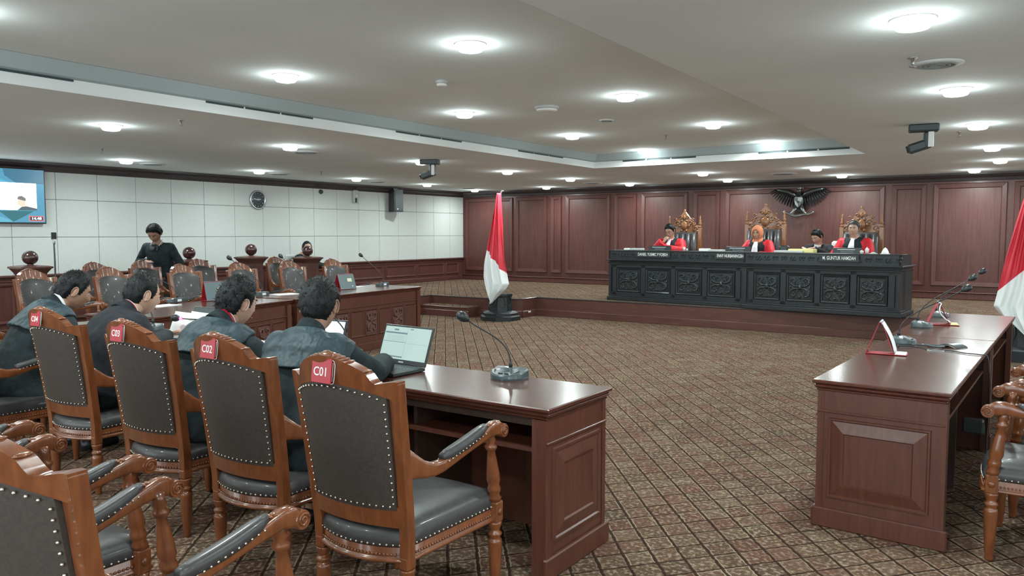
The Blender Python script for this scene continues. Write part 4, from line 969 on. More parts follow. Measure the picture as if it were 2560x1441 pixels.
# ================= LAPTOPS =================
def laptop(x,y,rz,open_,w_,d_,label,scr,detail=True):
    t=empty('laptop',(x,y,TOPZ),R(rz),label,'laptop','open laptops on the near desk')
    MB().box(-w_/2,w_/2,-d_,0,.002,.020,ch=.004).build('keyboard_base',MT['black'],t)
    MB().box(-w_/2+.02,w_/2-.02,-d_*.55,-.015,.0195,.0205).build('key_bed',MT['darkgrey'],t)
    b=MB()
    for r_ in range(5):
        for c_ in range(14): b.box(-w_/2+.026+(w_-.055)/14*c_,-w_/2+.022+(w_-.055)/14*(c_+1),-.028-.021*r_,-.012-.021*r_,.020,.0225,ch=.001)
    b.build('keys',MT['greygreen'],t,kind='stuff')
    MB().box(-.05,.05,-d_+.02,-d_+.075,.0195,.0208,ch=.001).build('touchpad',MT['darkgrey'],t)
    l=empty('lid',(0,0,.02),0); l.parent=t; l.rotation_euler=(R(-open_),0,0)
    H_=d_*.93
    MB().box(-w_/2,w_/2,-.004,.004,0,H_,ch=.003).build('lid_shell',MT['black'],l)
    s=MB().box(-w_/2+.014,w_/2-.014,-.0055,-.0045,.028,H_-.012).build('screen',scr[0],l)
    if detail:
        x0,x1,z0,z1=-w_/2+.014,w_/2-.014,.028,H_-.012
        def sp(u0,u1,v0,v1,m): MB().box(x0+(x1-x0)*u0,x0+(x1-x0)*u1,-.0062,-.0056,z0+(z1-z0)*v0,z0+(z1-z0)*v1).build('screen_window',m,l)
        g=scr[1]; dk=scr[2]
        sp(.02,.50,.78,.83,dk); sp(.02,.50,.52,.535,dk); sp(.50,.505,.1,.97,g); sp(.52,.97,.50,.51,g); sp(.2,.30,.88,.93,dk); sp(.55,.62,.93,.96,dk)
        for k in range(6): sp(.06,.46,.72-.03*k,.728-.03*k,g)
        sp(.22,.50,.05,.09,dk)
        MB().box(-.02,.02,-.0052,-.0045,.010,.018).build('maker_mark',MT['lightgrey'],l)
    return t
SC=(emi('laptop_screen',(.27,.37,.345),1),emi('laptop_screen_grey',(.18,.25,.24),1),emi('laptop_screen_dark',(.09,.14,.15),1))
laptop(-3.07,3.32,-3,20,.40,.25,'open black laptop with a greenish document on its screen, at the empty chair',SC)
SW=(emi('laptop_screen_white',(.62,.72,.80),1),emi('lg',(.5,.6,.7),1),emi('ld',(.3,.4,.5),1))
laptop(-3.82,3.38,6,20,.34,.235,'open laptop with a pale screen, right of the nearest lawyer',SW)
laptop(-5.22,3.46,6,24,.34,.235,'open laptop behind the papers, between two lawyers',(MT['darkgrey'],MT['darkgrey'],MT['darkgrey']),False)
# ================= PAPERS ON THE DESKS =================
def sheet_paper(name,x,y,z,rz,w_,d_,label,cat,grp=None,m='paper',th=.004,tilt=0,curve=0):
    b=MB(); n=8
    top=[(-w_/2+w_*i/n,curve*(1-(2*i/n-1)**2)) for i in range(n+1)]
    vs=[];
    for zz in (0,th):
        for yy in (-d_/2,d_/2):
            vs+=[(a,yy,c+zz) for a,c in top]
    k=n+1; fs=[]
    for i in range(n): fs+= [(i,i+1,k+i+1,k+i),(2*k+i,2*k+i+1,3*k+i+1,3*k+i),(i,i+1,2*k+i+1,2*k+i),(k+i,k+i+1,3*k+i+1,3*k+i)]
    fs+=[(0,k,3*k,2*k),(n,k+n,3*k+n,2*k+n)]
    b.add(vs,fs)
    o=b.build(name,MT[m],loc=(x,y,z)); o.rotation_euler=(R(tilt),0,R(rz)); return tag(o,label,cat,grp)
sheet_paper('paper_stack',-3.44,3.25,TOPZ+.001,20,.21,.30,'white papers on the near desk beside the open laptop','papers',th=.01)
sheet_paper('folder',-.58,5.84,TOPZ+.001,10,.001+.10,.05,'small clear folder scrap among the cables on the right desk','folder',m='lightgrey')
bpy.data.objects['folder'].scale=(1,1,1)
sheet_paper('note_paper',-.50,6.08,TOPZ+.001,-30,.14,.11,'crumpled grey plastic sleeve beside the nearest right microphone','papers',m='greygreen',th=.006,curve=.02)
for i,(x,y,rz,lb) in enumerate(((-8.35,8.0,5,'white paper lying on the far desk by the right calendar'),(-8.12,7.25,12,'white paper on the far edge of the right far desk'),(-7.85,4.75,10,'white paper on the far desk by the left calendar'),(-8.05,6.55,-8,'white papers at the joint of the far desks'))): sheet_paper('paper_sheet',x,y,TOPZ+.001,rz,.22,.31,lb,'papers','papers on the far desks')
for i,(x,y,rz,w_,lb) in enumerate(((-6.62,3.12,12,.28,'white paper on the near desk left of the leftmost lawyer'),(-4.95,3.2,10,.3,'white papers under the hand of the suited lawyer'))): sheet_paper('paper_sheet',x,y,TOPZ+.001,rz,w_,.21,lb,'papers','papers on the near desk',th=.006)
sheet_paper('dossier',-6.70,2.92+.18,TOPZ+.008,12,.16,.14,'closed green and grey notebook at the left end of the near desk','notebook',m='green',th=.015)
# cables
def cable(pts,r,label,m='black'):
    P=[Vector(p) for p in pts]; out=[]
    for i in range(len(P)-1):
        p0=P[max(i-1,0)];p1=P[i];p2=P[i+1];p3=P[min(i+2,len(P)-1)]
        for k in range(8):
            t_=k/8; out.append(.5*((2*p1)+(-p0+p2)*t_+(2*p0-5*p1+4*p2-p3)*t_*t_+(-p0+3*p1-3*p2+p3)*t_**3))
    out.append(P[-1]); o=MB().tube(out,r,6).build('cable',MT[m]); return tag(o,label,'cable')
cable([(-.82,5.98,.806),(-.80,5.86,.812),(-.70,5.92,.806),(-.60,5.82,.806),(-.50,5.85,.806),(-.40,5.78,.806),(-.32,5.76,.806),(-.275,5.75,.79),(-.262,5.75,.62),(-.27,5.9,.3),(-.26,5.75,.05),(-.2,5.4,.008),(-.28,5.1,.008),(-.2,4.9,.008)],.004,'thin black cable running over the right desk and down to the floor')
cable([(-.74,5.98,.812),(-.66,6.02,.81),(-.58,5.95,.812),(-.55,6.02,.81),(-.65,6.05,.81)],.007,'blue grey bunched cable on the right desk','greygreen')
cable([(-6.95,3.05,.806),(-6.85,3.0,.806),(-6.8,3.06,.83),(-6.77,3.01,.806),(-6.70,3.02,.806)],.005,'white cable at the left end of the near desk','white')
o=tag(MB().box(-.06,.06,-.04,.04,0,.09,ch=.01).build('power_box',MT['darkgrey'],loc=(-.33,5.75,.18)),'small dark power box with green tags hanging under the right desk','power box')
o.location=(-.34,5.74,.30); MB().box(.061,.064,-.01,.01,.0,.05).build('green_tag',MT['green'],o)
# stand with phone
t=empty('phone_stand',(-11.6,5.40,0),0,'thin black stand holding a phone upright at far left','stand')
b=MB(); b.tube([(0,0,.35),(0,0,1.46)],.012,8); b.build('pole',MT['black'],t)
for k in range(3): a=R(120*k+20); MB().tube([(0,0,.45),(.30*math.cos(a),.30*math.sin(a),.0)],.009,6).build('leg',MT['black'],t)
b=MB(); b.tube([(0,0,1.44),(.0,.0,1.50)],.02,8); b.box(-.012,.012,-.028,.028,1.49,1.505); b.build('clamp',MT['lightgrey'],t)
MB().box(-.006,.006,-.036,.036,1.50,1.60,ch=.004).build('phone',MT['black'],t)
# ================= THINGS ON THE BENCH =================
zb=ZD+BH; zt_=ZD+.76
def monitor(x,y,rz,label):
    t=empty('tilted_monitor',(x,y,ZD+.76),R(rz),label,'monitor','low monitors on the bench')
    MB().box(-.22,.22,-.012,.012,.06,.25,ch=.004).build('screen_back',MT['black'],t)
    MB().box(-.06,.06,-.03,.05,0,.02,ch=.004).build('foot',MT['black'],t); MB().box(-.025,.025,.0,.02,.0,.12).build('neck',MT['black'],t)
    MB().box(-.15,.12,-.0135,-.012,.215,.226).build('white_marking',MT['lightgrey'],t); MB().box(-.1,.1,-.0138,-.012,.17,.205).build('grey_panel',MT['greygreen'],t)
    t.rotation_euler=(R(-12),0,R(rz))
monitor(-5.83,13.22,-3,'low black monitor before the leftmost judge'); monitor(-4.34,13.10,-4,'low black monitor before the judge in the headscarf'); monitor(-2.57,12.98,-6,'low black monitor before the rightmost judge')
G='small white things on the bench'
def small(name,x,y,w_,d_,h_,label,cat,m='white',grp=G,kind='box'):
    t=empty(name,(x,y,zb),R(-5),label,cat,grp)
    if kind=='box': MB().box(-w_/2,w_/2,-d_/2,d_/2,0,h_,ch=.006).build('body',MT[m],t); MB().box(-w_/2+.005,w_/2-.005,-d_/2+.005,d_/2-.005,h_,h_+.003).build('top_leaf',MT[m],t)
    elif kind=='cup': MB().lathe([(.0,0),(w_*.7,0),(w_,h_*.6),(w_,h_*.62),(w_*.95,h_*.65)],14).build('cup',MT[m],t); MB().lathe([(w_*1.05,h_*.62),(w_*.9,h_*.75),(w_*.2,h_*.9),(w_*.25,h_),(0,h_)],14).build('lid',MT[m],t)
    elif kind=='tissue': MB().lathe([(w_,0),(w_*.9,h_*.3),(w_*.5,h_*.75),(0,h_)],10).build('tissue',MT[m],t); MB().box(-w_,w_,-w_,w_,-.0,.01).build('pack',MT[m],t)
small('tissue_pack',-6.36,13.0,.10,.08,.035,'small white tissue pack at the left end of the bench','tissue','white',kind='box')
small('book',-6.17,13.02,.24,.14,.035,'grey white book beside the leftmost name board','book','lightgrey')
small('tissue_pack',-4.84,12.9,.18,.1,.045,'rounded white pack between the first two judges','tissue')
small('book',-4.62,12.88,.26,.12,.03,'pale book on the bench left of the second monitor','book','lightgrey')
small('white_cup',-5.23,12.95,.025,.02,.075,'small white covered cup right of the leftmost judge','cup',kind='cup'); small('white_cup',-5.18,12.95,.016,.02,.045,'tiny white cup beside the covered cup of the leftmost judge','cup',kind='cup')
small('white_cup',-2.28,12.62,.03,.02,.055,'squat white cup right of the rightmost judge','cup',kind='cup'); small('water_bottle',-2.21,12.62,.028,.02,.10,'small white bottle right of the rightmost judge','bottle',kind='cup')
small('tissue_box',-1.96,12.62,.055,.02,.10,'white tissue cone at the right end of the bench','tissue',kind='tissue'); small('glass_dish',-2.12,12.62,.05,.02,.03,'small pale dish between bottle and tissues','dish','lightgrey',kind='tissue')
small('paper_pile',-3.38,12.80,.46,.2,.03,'pile of grey and beige papers before the assistant','papers','lightgrey'); small('paper_pile',-3.20,12.84,.40,.18,.055,'beige open book before the assistant','book','yellowpaper')
t=empty('desk_box',(-3.62,13.35,ZD+.76),0,'black rounded box standing on the bench beside the tallest throne','box'); MB().box(-.08,.08,-.06,.06,0,.27,ch=.03).build('body',MT['black'],t); MB().box(-.05,.05,-.064,-.06,.17,.25,ch=.004).build('panel',MT['darkgrey'],t)
# ================= PEOPLE =================
def lerp_tab(T,a):
    for (a0,v0),(a1,v1) in zip(T,T[1:]):
        if a0<=a<=a1: return v0+(v1-v0)*(a-a0)/(a1-a0)
    return T[-1][1]
def g(x,s): return math.exp(-(x/s)**2)
def head_point(az,th,style=None):
    dx=math.sin(th)*math.sin(az); dy=math.sin(th)*math.cos(az); dz=-math.cos(th)
    x=.077*dx; y=.097*dy; z=.117*dz
    if dz<0:
        t=-dz; x*=1-.24*t**1.5; 
        if dy<0: y*=1-.30*t**1.3
        else: y*=1.0-.03*t; 
    else:
        y-=.006*dz; x*=1+.02*dz
    if dy>0:
        f=min(1,dy*1.6)
        y*=1-.05*g(z-.0,.05)*f
        y+=f*.005*g(z-.033,.012)*g(x,.05)                                  # brow
        y-=f*.011*(g(x-.031,.015)+g(x+.031,.015))*g(z-.010,.013)           # eye sockets
        nz=max(0,min(1,(.020-z)/.050)) if z>-.030 else max(0,1-(-.030-z)/.012)
        y+=f*(.006+.020*nz)*g(x,.0105+.006*nz)*(1 if -.045<z<.024 else 0)   # nose
        y+=f*.007*g(z+.062,.007)*g(x,.024)+f*.006*g(z+.075,.007)*g(x,.020)  # lips
        y-=f*.004*g(z+.0685,.0035)*g(x,.022)
        y+=f*.010*g(z+.103,.014)*g(x,.024)                                  # chin
        y+=f*.004*(g(x-.045,.018)+g(x+.045,.018))*g(z+.012,.02)             # cheekbones
    return Vector((x,y,z))
HL=[(0,.074),(35,.070),(55,.055),(68,.030),(76,.000),(84,-.014),(90,.018),(106,.020),(116,-.03),(130,-.072),(180,-.086)]
HLrec=[(0,.092),(25,.086),(45,.084),(60,.045),(73,.005),(84,-.014),(90,.018),(106,.020),(116,-.03),(130,-.070),(180,-.084)]
HLlong=[(0,.060),(35,.052),(60,.030),(80,-.03),(95,-.03),(115,-.05),(135,-.08),(180,-.09)]
def make_head(hl=HL,thick=.015,spike=.004,seed=0,tufts=2200):
    """returns skin, hair in head space (front +Y, z up, centre of the skull)"""
    sk=MB(); nu,nv=56,44
    rs=[]
    for i in range(1,nv):
        th=PI*i/nv; rs.append([head_point(2*PI*j/nu,th) for j in range(nu)])
    sk.rings(rs)
    # ears
    for sx in (-1,1):
        M=Matrix.Translation((sx*.076,-.012,-.004))@Matrix.Rotation(sx*R(-22),4,'Z')@Matrix.Rotation(R(-8),4,'X')
        e=MB(); e.ball((0,0,0),(.0055,.017,.030),12,8)
        rim=[(sx*.007,.0165*math.cos(a)-.001,.030*math.sin(a)) for a in [R(-70+20*k) for k in range(15)]]
        e.tube(rim,[.0035]*15,6); e.ball((sx*.002,-.002,-.024),(.005,.009,.010),8,6)
        sk.merge(e,M)
    hr=MB(); nu2,nv2=72,48; vs=[];keep={}
    def pt(i,j,outer):
        th=PI*i/nv2; az=2*PI*j/nu2; p=head_point(az,th); a=math.degrees(az); a=a if a<=180 else 360-a
        h=lerp_tab(hl,a); d=p.z-h
        n=Vector((p.x/.077**2,p.y/.097**2,p.z/.117**2)).normalized()
        if not outer: return p-n*.004,d
        t=max(0,min(1,d/.035)); t=t*t*(3-2*t)
        nn=noise.noise(Vector((p.x*45+seed,p.y*45,p.z*30)))*spike+noise.noise(Vector((p.x*150+seed,p.y*150,p.z*60)))*spike*.5
        return p+n*(.001+thick*t+nn*t),d
    idx={}
    for i in range(0,nv2+1):
        for j in range(nu2):
            p,d=pt(i,j,True); idx[i,j]=len(vs); vs.append(p); keep[i,j]=d
    fs=[]
    for i in range(nv2):
        for j in range(nu2):
            jj=(j+1)%nu2
            if max(keep[i,j],keep[i+1,j],keep[i,jj],keep[i+1,jj])>-.001: fs.append((idx[i,j],idx[i,jj],idx[i+1,jj],idx[i+1,j]))
    hr.add(vs,fs,smooth=True)
    rnd=random.Random(seed+5)
    for _ in range(int(tufts)):
        i=rnd.uniform(6,nv2-1); j=rnd.uniform(0,nu2); th=PI*i/nv2; az=2*PI*j/nu2; p=head_point(az,th); a=math.degrees(az); a=a if a<=180 else 360-a
        d=p.z-lerp_tab(hl,a)
        if d<.004: continue
        n=Vector((p.x/.077**2,p.y/.097**2,p.z/.117**2)).normalized(); k=min(1,d/.045)
        dr=(n*.55+Vector((rnd.uniform(-.5,.5),rnd.uniform(-.1,.9),rnd.uniform(-.9,.2) if p.z<.06 else rnd.uniform(-.2,.4)))).normalized()
        L=(.008+.012*rnd.random())*k*(spike/.005)**.7; base=p+n*thick*min(1,k)*.75
        q=dr.cross(n); q=q.normalized() if q.length>.01 else Vector((1,0,0)); w_=.0034
        hr.add([base-q*w_,base+q*w_,base+n*w_*.8,base+dr*L+n*.002],[(0,1,3),(1,2,3),(2,0,3)],smooth=True)
    return sk,hr
def hand(mb,M,side,curl=.5,spread=1.0):
    """origin wrist, +Y to the fingertips, +Z back of hand, thumb on side*X"""
    p=MB()
    p.tube([(0,-.03,0),(0,.0,0),(0,.03,.001),(0,.065,.001),(0,.088,-.001)],[(.024,.020),(.027,.017),(.036,.0155),(.040,.0145),(.037,.011)],12)
    L=(.068,.078,.073,.056); X=(.028,.010,-.009,-.027)
    for k in range(4):
        x=side*X[k]; b=Vector((x,.078,.000)); a=0; pts=[b-Vector((0,.02,0)),b]; d=Vector((side*X[k]*1.6*spread,1,0)).normalized()
        for s_,cb in ((.42,curl*.9),(.32,curl*1.1),(.26,curl*.8)):
            a+=cb; pts.append(pts[-1]+(d*math.cos(a)+Vector((0,0,-math.sin(a))))*L[k]*s_)
        p.tube(pts,[.0085,.0088,.0082,.0074,.0055],8)
    b=Vector((side*.024,.018,-.004)); d1=Vector((side*.75,.62,-.25)).normalized(); d2=Vector((side*.35,.85,-.4)).normalized()
    p.tube([b-d1*.01,b+d1*.028,b+d1*.028+d2*.028,b+d1*.03+d2*.050],[.012,.0115,.0095,.007],8)
    mb.merge(p,M)
def hand_matrix(wrist,tip,back):
    y=(Vector(tip)-Vector(wrist)).normalized(); z=Vector(back); z=(z-y*z.dot(y)).normalized(); x=y.cross(z)
    M=Matrix((x,y,z)).transposed().to_4x4(); M.translation=Vector(wrist); return M
SP=[(0.0,.175,.135),(0.25,.155,.125),(0.55,.170,.135),(0.78,.190,.125),(0.90,.165,.098),(0.97,.10,.075),(1.04,.058,.056)]
def spine_rings(pts,infl,extra,q0=0,q1=1.04,n=14,seg=24,tw=0,flare=None,tab=SP):
    """pts: pelvis, waist, chest, neck base (Vectors)"""
    def pos(q):
        q=max(0,min(q,1.08)); L=[0,.25,.65,1.0]
        for i in range(3):
            if q<=L[i+1] or i==2:
                t=(q-L[i])/(L[i+1]-L[i]); return pts[i].lerp(pts[i+1],t) if t<=1 else pts[i+1]+(pts[i+1]-pts[i])*(t-1)
    rs=[]
    for i in range(n+1):
        q=q0+(q1-q0)*i/n; c=pos(q); t=(pos(q+.02)-pos(q-.02)).normalized()
        t=(t*.6+(pts[3]-pts[0]).normalized()*.4).normalized()
        X=Matrix.Rotation(tw*q,3,'Z')@Vector((1,0,0)); X=(X-t*X.dot(t)).normalized(); D=t.cross(X)
        w_=lerp_tab([(a,b) for a,b,_ in tab],min(q,1.04))*infl+extra; d_=lerp_tab([(a,c_) for a,_,c_ in tab],min(q,1.04))*infl+extra
        if flare: fx=flare(q); w_+=fx; d_+=fx
        ring=[]
        for k in range(seg):
            a=2*PI*k/seg; ca,sa=math.cos(a),math.sin(a); e=.85
            ring.append(c+X*(w_*math.copysign(abs(ca)**e,ca))+D*(d_*math.copysign(abs(sa)**e,sa)))
        rs.append(ring)
    return rs
def flip_x(v): return Vector((-v[0],v[1],v[2]))
class Fig: pass
def person(label,loc,yaw,pose,skin='skin',group=None,hl=HL,hair='hair',thick=.015,spike=.004,face=False,seed=0,scale=1,glasses=False,head_scale=1.04):
    """pose: dict with pelvis,waist,chest,neck,head(center), head_rot(yaw,pitch,roll deg), shoulderL/R, elbowL/R, wristL/R, tipL/R, backL/R, kneeL/R, ankleL/R (L is -x)"""
    t=empty('person',loc,R(yaw),label,'person',group,scale=scale)
    P={k:Vector(v) if k not in('head_rot','curl') else v for k,v in pose.items()}
    b=MB(); pts=[P['pelvis'],P['waist'],P['chest'],P['neck']]
    b.rings(spine_rings(pts,1,0,seg=20)); b.ball(P['pelvis'],(.17,.14,.12),14,10)
    H=Matrix.Translation(P['head'])@Matrix.Rotation(R(P['head_rot'][0]),4,'Z')@Matrix.Rotation(R(P['head_rot'][1]),4,'X')@Matrix.Rotation(R(P['head_rot'][2]),4,'Y')@Matrix.Scale(head_scale,4)
    nk=H@Vector((0,-.018,-.055)); b.tube([P['neck']-Vector((0,.01,.05)),P['neck']+Vector((0,.005,0)),P['neck'].lerp(nk,.6)+Vector((0,.012,0)),nk+Vector((0,.01,0))],[.080,.062,.058,.060],14)
    for s in 'LR':
        sh,el,wr=P['shoulder'+s],P['elbow'+s],P['wrist'+s]
        b.tube([P['chest'].lerp(P['neck'],.6),sh],[.06,.058],12); b.tube([sh,sh.lerp(el,.5),el,el.lerp(wr,.35),wr],[.054,.047,.039,.040,.025],12); b.ball(sh,.057,12,8)
        kn,an=P.get('knee'+s),P.get('ankle'+s)
        if kn is not None:
            hp=P['pelvis']+Vector((-.09 if s=='L' else .09,0,-.01)); b.tube([hp,hp.lerp(kn,.5),kn,kn.lerp(an,.35),an],[.085,.072,.055,.055,.036],12)
            f=Vector((0,1,0)); b.tube([an+Vector((0,-.04,-.04)),an+Vector((0,.06,-.045)),an+Vector((0,.17,-.055))],[.035,.036,.026],10)
    r=remeshed(b,.011,3)
    cu=pose.get('curl',.5)
    for s,sd in (('L',-1),('R',1)):
        if 'tip'+s in P: 
            # thumb towards the body's midline by default
            hand(r,hand_matrix(P['wrist'+s],P['tip'+s],P['back'+s]),1 if s=='L' else -1,cu)
    sk,hr=make_head(hl,thick,spike,seed)
    r.merge(sk,H)
    r.build('body',MT[skin],t)
    if hair: hr2=MB().merge(hr,H); hr2.build('hair',MT[hair],t)
    if face:
        for sx in (-1,1):
            e=MB().ball((sx*.031,.0755,.008),(.0120,.0105,.0060),12,8); eb=MB().merge(e,H).build('eye',MT['eye'],t)
            MB().merge(MB().ball((sx*.031,.0838,.0072),(.0048,.0030,.0050),8,6),H).build('iris',MT['iris'],eb)
            MB().merge(MB().tube([(sx*.014,.0915,.0265),(sx*.030,.0900,.031),(sx*.047,.080,.026)],[(.0022,.0030),(.0026,.0036),(.0016,.0020)],6),H).build('eyebrow',MT['hair'] if hair!='greyhair' else MT['greyhair'],t)
            MB().merge(MB().tube([(sx*.018,.0825,.0125),(sx*.031,.0850,.0155),(sx*.045,.076,.0125)],[.0022,.0030,.0022],6),H).build('eyelid',MT[skin],t)
        MB().merge(MB().tube([(-.023,.0845,-.067),(-.012,.0935,-.0645),(0,.0955,-.066),(.012,.0935,-.0645),(.023,.0845,-.067)],[.002,.0035,.0040,.0035,.002],6),H).build('lips',MT['lip'],t)
    if glasses:
        gb=MB()
        for sx in (-1,1):
            gb.tube([(sx*.032+.021*math.cos(a),.102,.006+.015*math.sin(a)) for a in [2*PI*k/16 for k in range(17)]],.0018,6); gb.tube([(sx*.053,.100,.010),(sx*.076,.06,.010),(sx*.080,-.005,.008)],.0016,5)
        gb.tube([(-.011,.103,.010),(0,.106,.012),(.011,.103,.010)],.0016,5); MB().merge(gb,H).build('spectacles',MT['black'],t)
    f=Fig(); f.t=t; f.P=P; f.pts=pts; f.H=H; return f
def garment(f,name,m,infl=1.08,extra=.012,q0=-.0,q1=.99,sleeve=(.068,.062,.055,.050,.048),sleeve_to=1.0,skirt=None,voxel=.011,flare=None,wrinkle=.004,seed=0,legs=None,arms=True,smooth=3,bottom=None):
    b=MB(); b.rings(spine_rings(f.pts,infl,extra,q0,q1,seg=24,flare=flare))
    P=f.P
    for s in 'LR':
        sh,el,wr=P['shoulder'+s],P['elbow'+s],P['wrist'+s]
        if q1>.8: b.tube([f.P['chest'].lerp(f.P['neck'],.62),sh],[.075,sleeve[0]+.004],12); b.ball(sh,sleeve[0]+.003,14,10)
        if arms:
            if sleeve_to>=1: b.tube([sh,sh.lerp(el,.5),el,el.lerp(wr,.5),wr.lerp(el,.08)],sleeve,14)
            else: b.tube([sh,sh.lerp(el,sleeve_to*.6),sh.lerp(el,sleeve_to)],[sleeve[0],sleeve[1],sleeve[1]],14)
        if legs and P.get('knee'+s) is not None:
            kn,an=P['knee'+s],P['ankle'+s]; hp=P['pelvis']+Vector((-.09 if s=='L' else .09,0,-.01)); b.tube([hp,hp.lerp(kn,.5),kn,kn.lerp(an,.5),an+Vector((0,0,.03))],[.105,.092,.075,.068,.062],12)
    if skirt: b.rings([[Vector((x,y,z)) for x,y in ((cx_+a*math.cos(2*PI*k/24),cy_+c*math.sin(2*PI*k/24)) for k in range(24))] for (z,cx_,cy_,a,c) in skirt])
    def dsp(v):
        n=noise.noise(Vector((v.x*9+seed,v.y*9,v.z*5)))*wrinkle*1.6+noise.noise(Vector((v.x*22+seed,v.y*22,v.z*14)))*wrinkle*.8
        c=Vector((v.x,v.y-f.P['chest'].y,0)); return (c.normalized() if c.length>.01 else Vector((0,0,1)))*n
    r=remeshed(b,voxel,smooth,disp=dsp); return r.build(name,m if isinstance(m,list) else MT[m],f.t)
def neck_ring(f,name,m,r0=.064,z0=-.02,z1=.03,th=.006,tilt=0,front_gap=0,dy=0,flat=1.0):
    c=f.P['neck']; axis=(f.H@Vector((0,-.018,-.055))-c).normalized(); q=axis.to_track_quat('Z','Y').to_matrix().to_4x4()
    M=Matrix.Translation(c+Vector((0,dy,0)))@q
    b=MB(); n=28; rs=[]
    for k in range(n+1 if not front_gap else n+1):
        a=2*PI*k/n
        x=r0*math.cos(a); y=r0*1.05*math.sin(a); 
        rs.append([(x*1.06,y*1.06,z0),(x*1.0,y*1.0,z1),(x*(1-th/r0),y*(1-th/r0),z1),(x*(1.0-th/r0),y*(1.0-th/r0),z0)])
    b2=MB(); b2.rings(rs[:-1],close=True); return MB().merge(b2,M).build(name,MT[m],f.t)
# ---- the four lawyers seen from behind ----
def seated(L=.36,hz=1.24,hr=(0,-15,0),sw=.158,el=((-.27,.34,.83),(.27,.34,.83)),wr=((-.16,.62,.83),(.16,.62,.83)),tip=((-.10,.72,.825),(.10,.72,.825)),hx_=0,curl=.5):
    return dict(pelvis=(0,0,.575),waist=(0,.20*L,.71),chest=(0,.60*L,.90),neck=(hx_*.5,L*.95,1.075),head=(hx_,L+.105,hz-.005),head_rot=hr,
        shoulderL=(-sw,.86*L,1.0),shoulderR=(sw,.86*L,1.0),elbowL=el[0],elbowR=el[1],wristL=wr[0],wristR=wr[1],tipL=tip[0],tipR=tip[1],backL=(0,0,1),backR=(0,0,1),
        kneeL=(-.13,.44,.53),kneeR=(.13,.44,.53),ankleL=(-.13,.46,.09),ankleR=(.13,.46,.09),curl=curl)
GP='lawyers seated at the near desk, seen from behind'
def lawyer(x,y,yaw,pose,label,skin,seed,gown=True,collar=('whitecloth',),hl=HL,spike=.005,thick=.016):
    f=person(label,(x,y,0),yaw,pose,skin,GP,hl=hl,spike=spike,thick=thick,seed=seed,face=True,head_scale=1.15)
    sk=[(.80,0,.10,.17,.15),(.62,0,.03,.235,.20),(.50,0,.08,.27,.26),(.47,0,.12,.28,.28)]
    if gown:
        garment(f,'gown','blackcloth',1.0,.014,0,1.02,sleeve=(.070,.070,.068,.064,.060),skirt=sk,seed=seed,wrinkle=.006)
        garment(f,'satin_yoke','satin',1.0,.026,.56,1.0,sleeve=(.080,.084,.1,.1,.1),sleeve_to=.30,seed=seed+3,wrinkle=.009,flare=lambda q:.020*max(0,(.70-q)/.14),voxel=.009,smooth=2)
    else:
        garment(f,'suit_jacket','suit',1.10,.016,0,1.02,sleeve=(.072,.068,.062,.056,.050),seed=seed,wrinkle=.005)
    garment(f,'trousers','blackcloth',1.06,.01,0,.2,legs=True,arms=False,seed=seed)
    for s in 'LR':
        an=f.P['ankle'+s]; b=MB(); b.tube([an+Vector((0,-.055,-.045)),an+Vector((0,.05,-.048)),an+Vector((0,.20,-.058))],[(.040,.042),(.044,.040),(.030,.026)],12); b.build('shoe',MT['black'],f.t)
        w_=f.P['wrist'+s]; e_=f.P['elbow'+s]; MB().tube([w_.lerp(e_,.14),w_.lerp(e_,-.02)],[.036,.036],14).build('shirt_cuff',MT['whitecloth'],f.t)
    return f
f1=lawyer(-3.0,2.42,20,seated(L=.28,hz=1.205,hr=(14,-14,0),el=((-.26,.30,.865),(.32,.34,.865)),wr=((-.18,.60,.87),(.24,.64,.87)),tip=((-.10,.69,.835),(.22,.76,.835)),hx_=-.01),'nearest lawyer in black gown with satin yoke, seen from directly behind, before the pale laptop','skin',1)
neck_ring(f1,'gown_collar','blackcloth',.072,-.045,.035)
b=MB().box(-.013,.013,-.003,.003,-.005,.005,ch=.001); b=MB().merge(b,Matrix.Translation(f1.P['neck']+Vector((.035,-.075,-.0)))@Matrix.Rotation(.4,4,'Z')); b.build('white_tag',MT['whitecloth'],f1.t)
f2=lawyer(-3.87,2.45,4,seated(L=.27,hz=1.180,hr=(-2,-12,4),el=((-.24,.28,.865),(.29,.32,.865)),wr=((-.17,.56,.87),(.17,.56,.87)),tip=((-.10,.66,.835),(.12,.66,.835)),hx_=.0),'spiky haired lawyer in black gown with white and red collar, second nearest','skinlight',5,spike=.008,thick=.018)
neck_ring(f2,'gown_collar','blackcloth',.074,-.05,.018); neck_ring(f2,'red_band','red',.070,-.01,.034); neck_ring(f2,'white_collar','whitecloth',.066,.0,.042)
f3=lawyer(-4.95,2.46,-2,seated(L=.30,hz=1.175,hr=(0,-14,0),el=((-.28,.28,.86),(.25,.30,.86)),wr=((-.16,.52,.86),(-.01,.56,.888)),tip=((-.08,.62,.835),(.09,.64,.93)),hx_=-.04,curl=.6),'man in a plain charcoal suit jacket reading white papers, third nearest','skinlight',9,gown=False,hl=HLrec,thick=.012,spike=.003)
neck_ring(f3,'jacket_collar','suit',.077,-.06,.012); neck_ring(f3,'red_lanyard','red',.071,-.02,.022); neck_ring(f3,'shirt_collar','whitecloth',.067,-.01,.030)
f4=lawyer(-5.88,2.40,-4,seated(L=.34,hz=1.165,hr=(-6,-22,0),el=((-.27,.28,.865),(.28,.32,.865)),wr=((-.2,.54,.87),(.16,.56,.87)),tip=((-.12,.64,.835),(.10,.66,.835)),hx_=.0),'leftmost lawyer in black gown, head bowed low over the desk','skin',13,hl=HL,thick=.014)
neck_ring(f4,'gown_collar','blackcloth',.076,-.06,.012); neck_ring(f4,'shirt_collar','whitecloth',.067,-.01,.034)
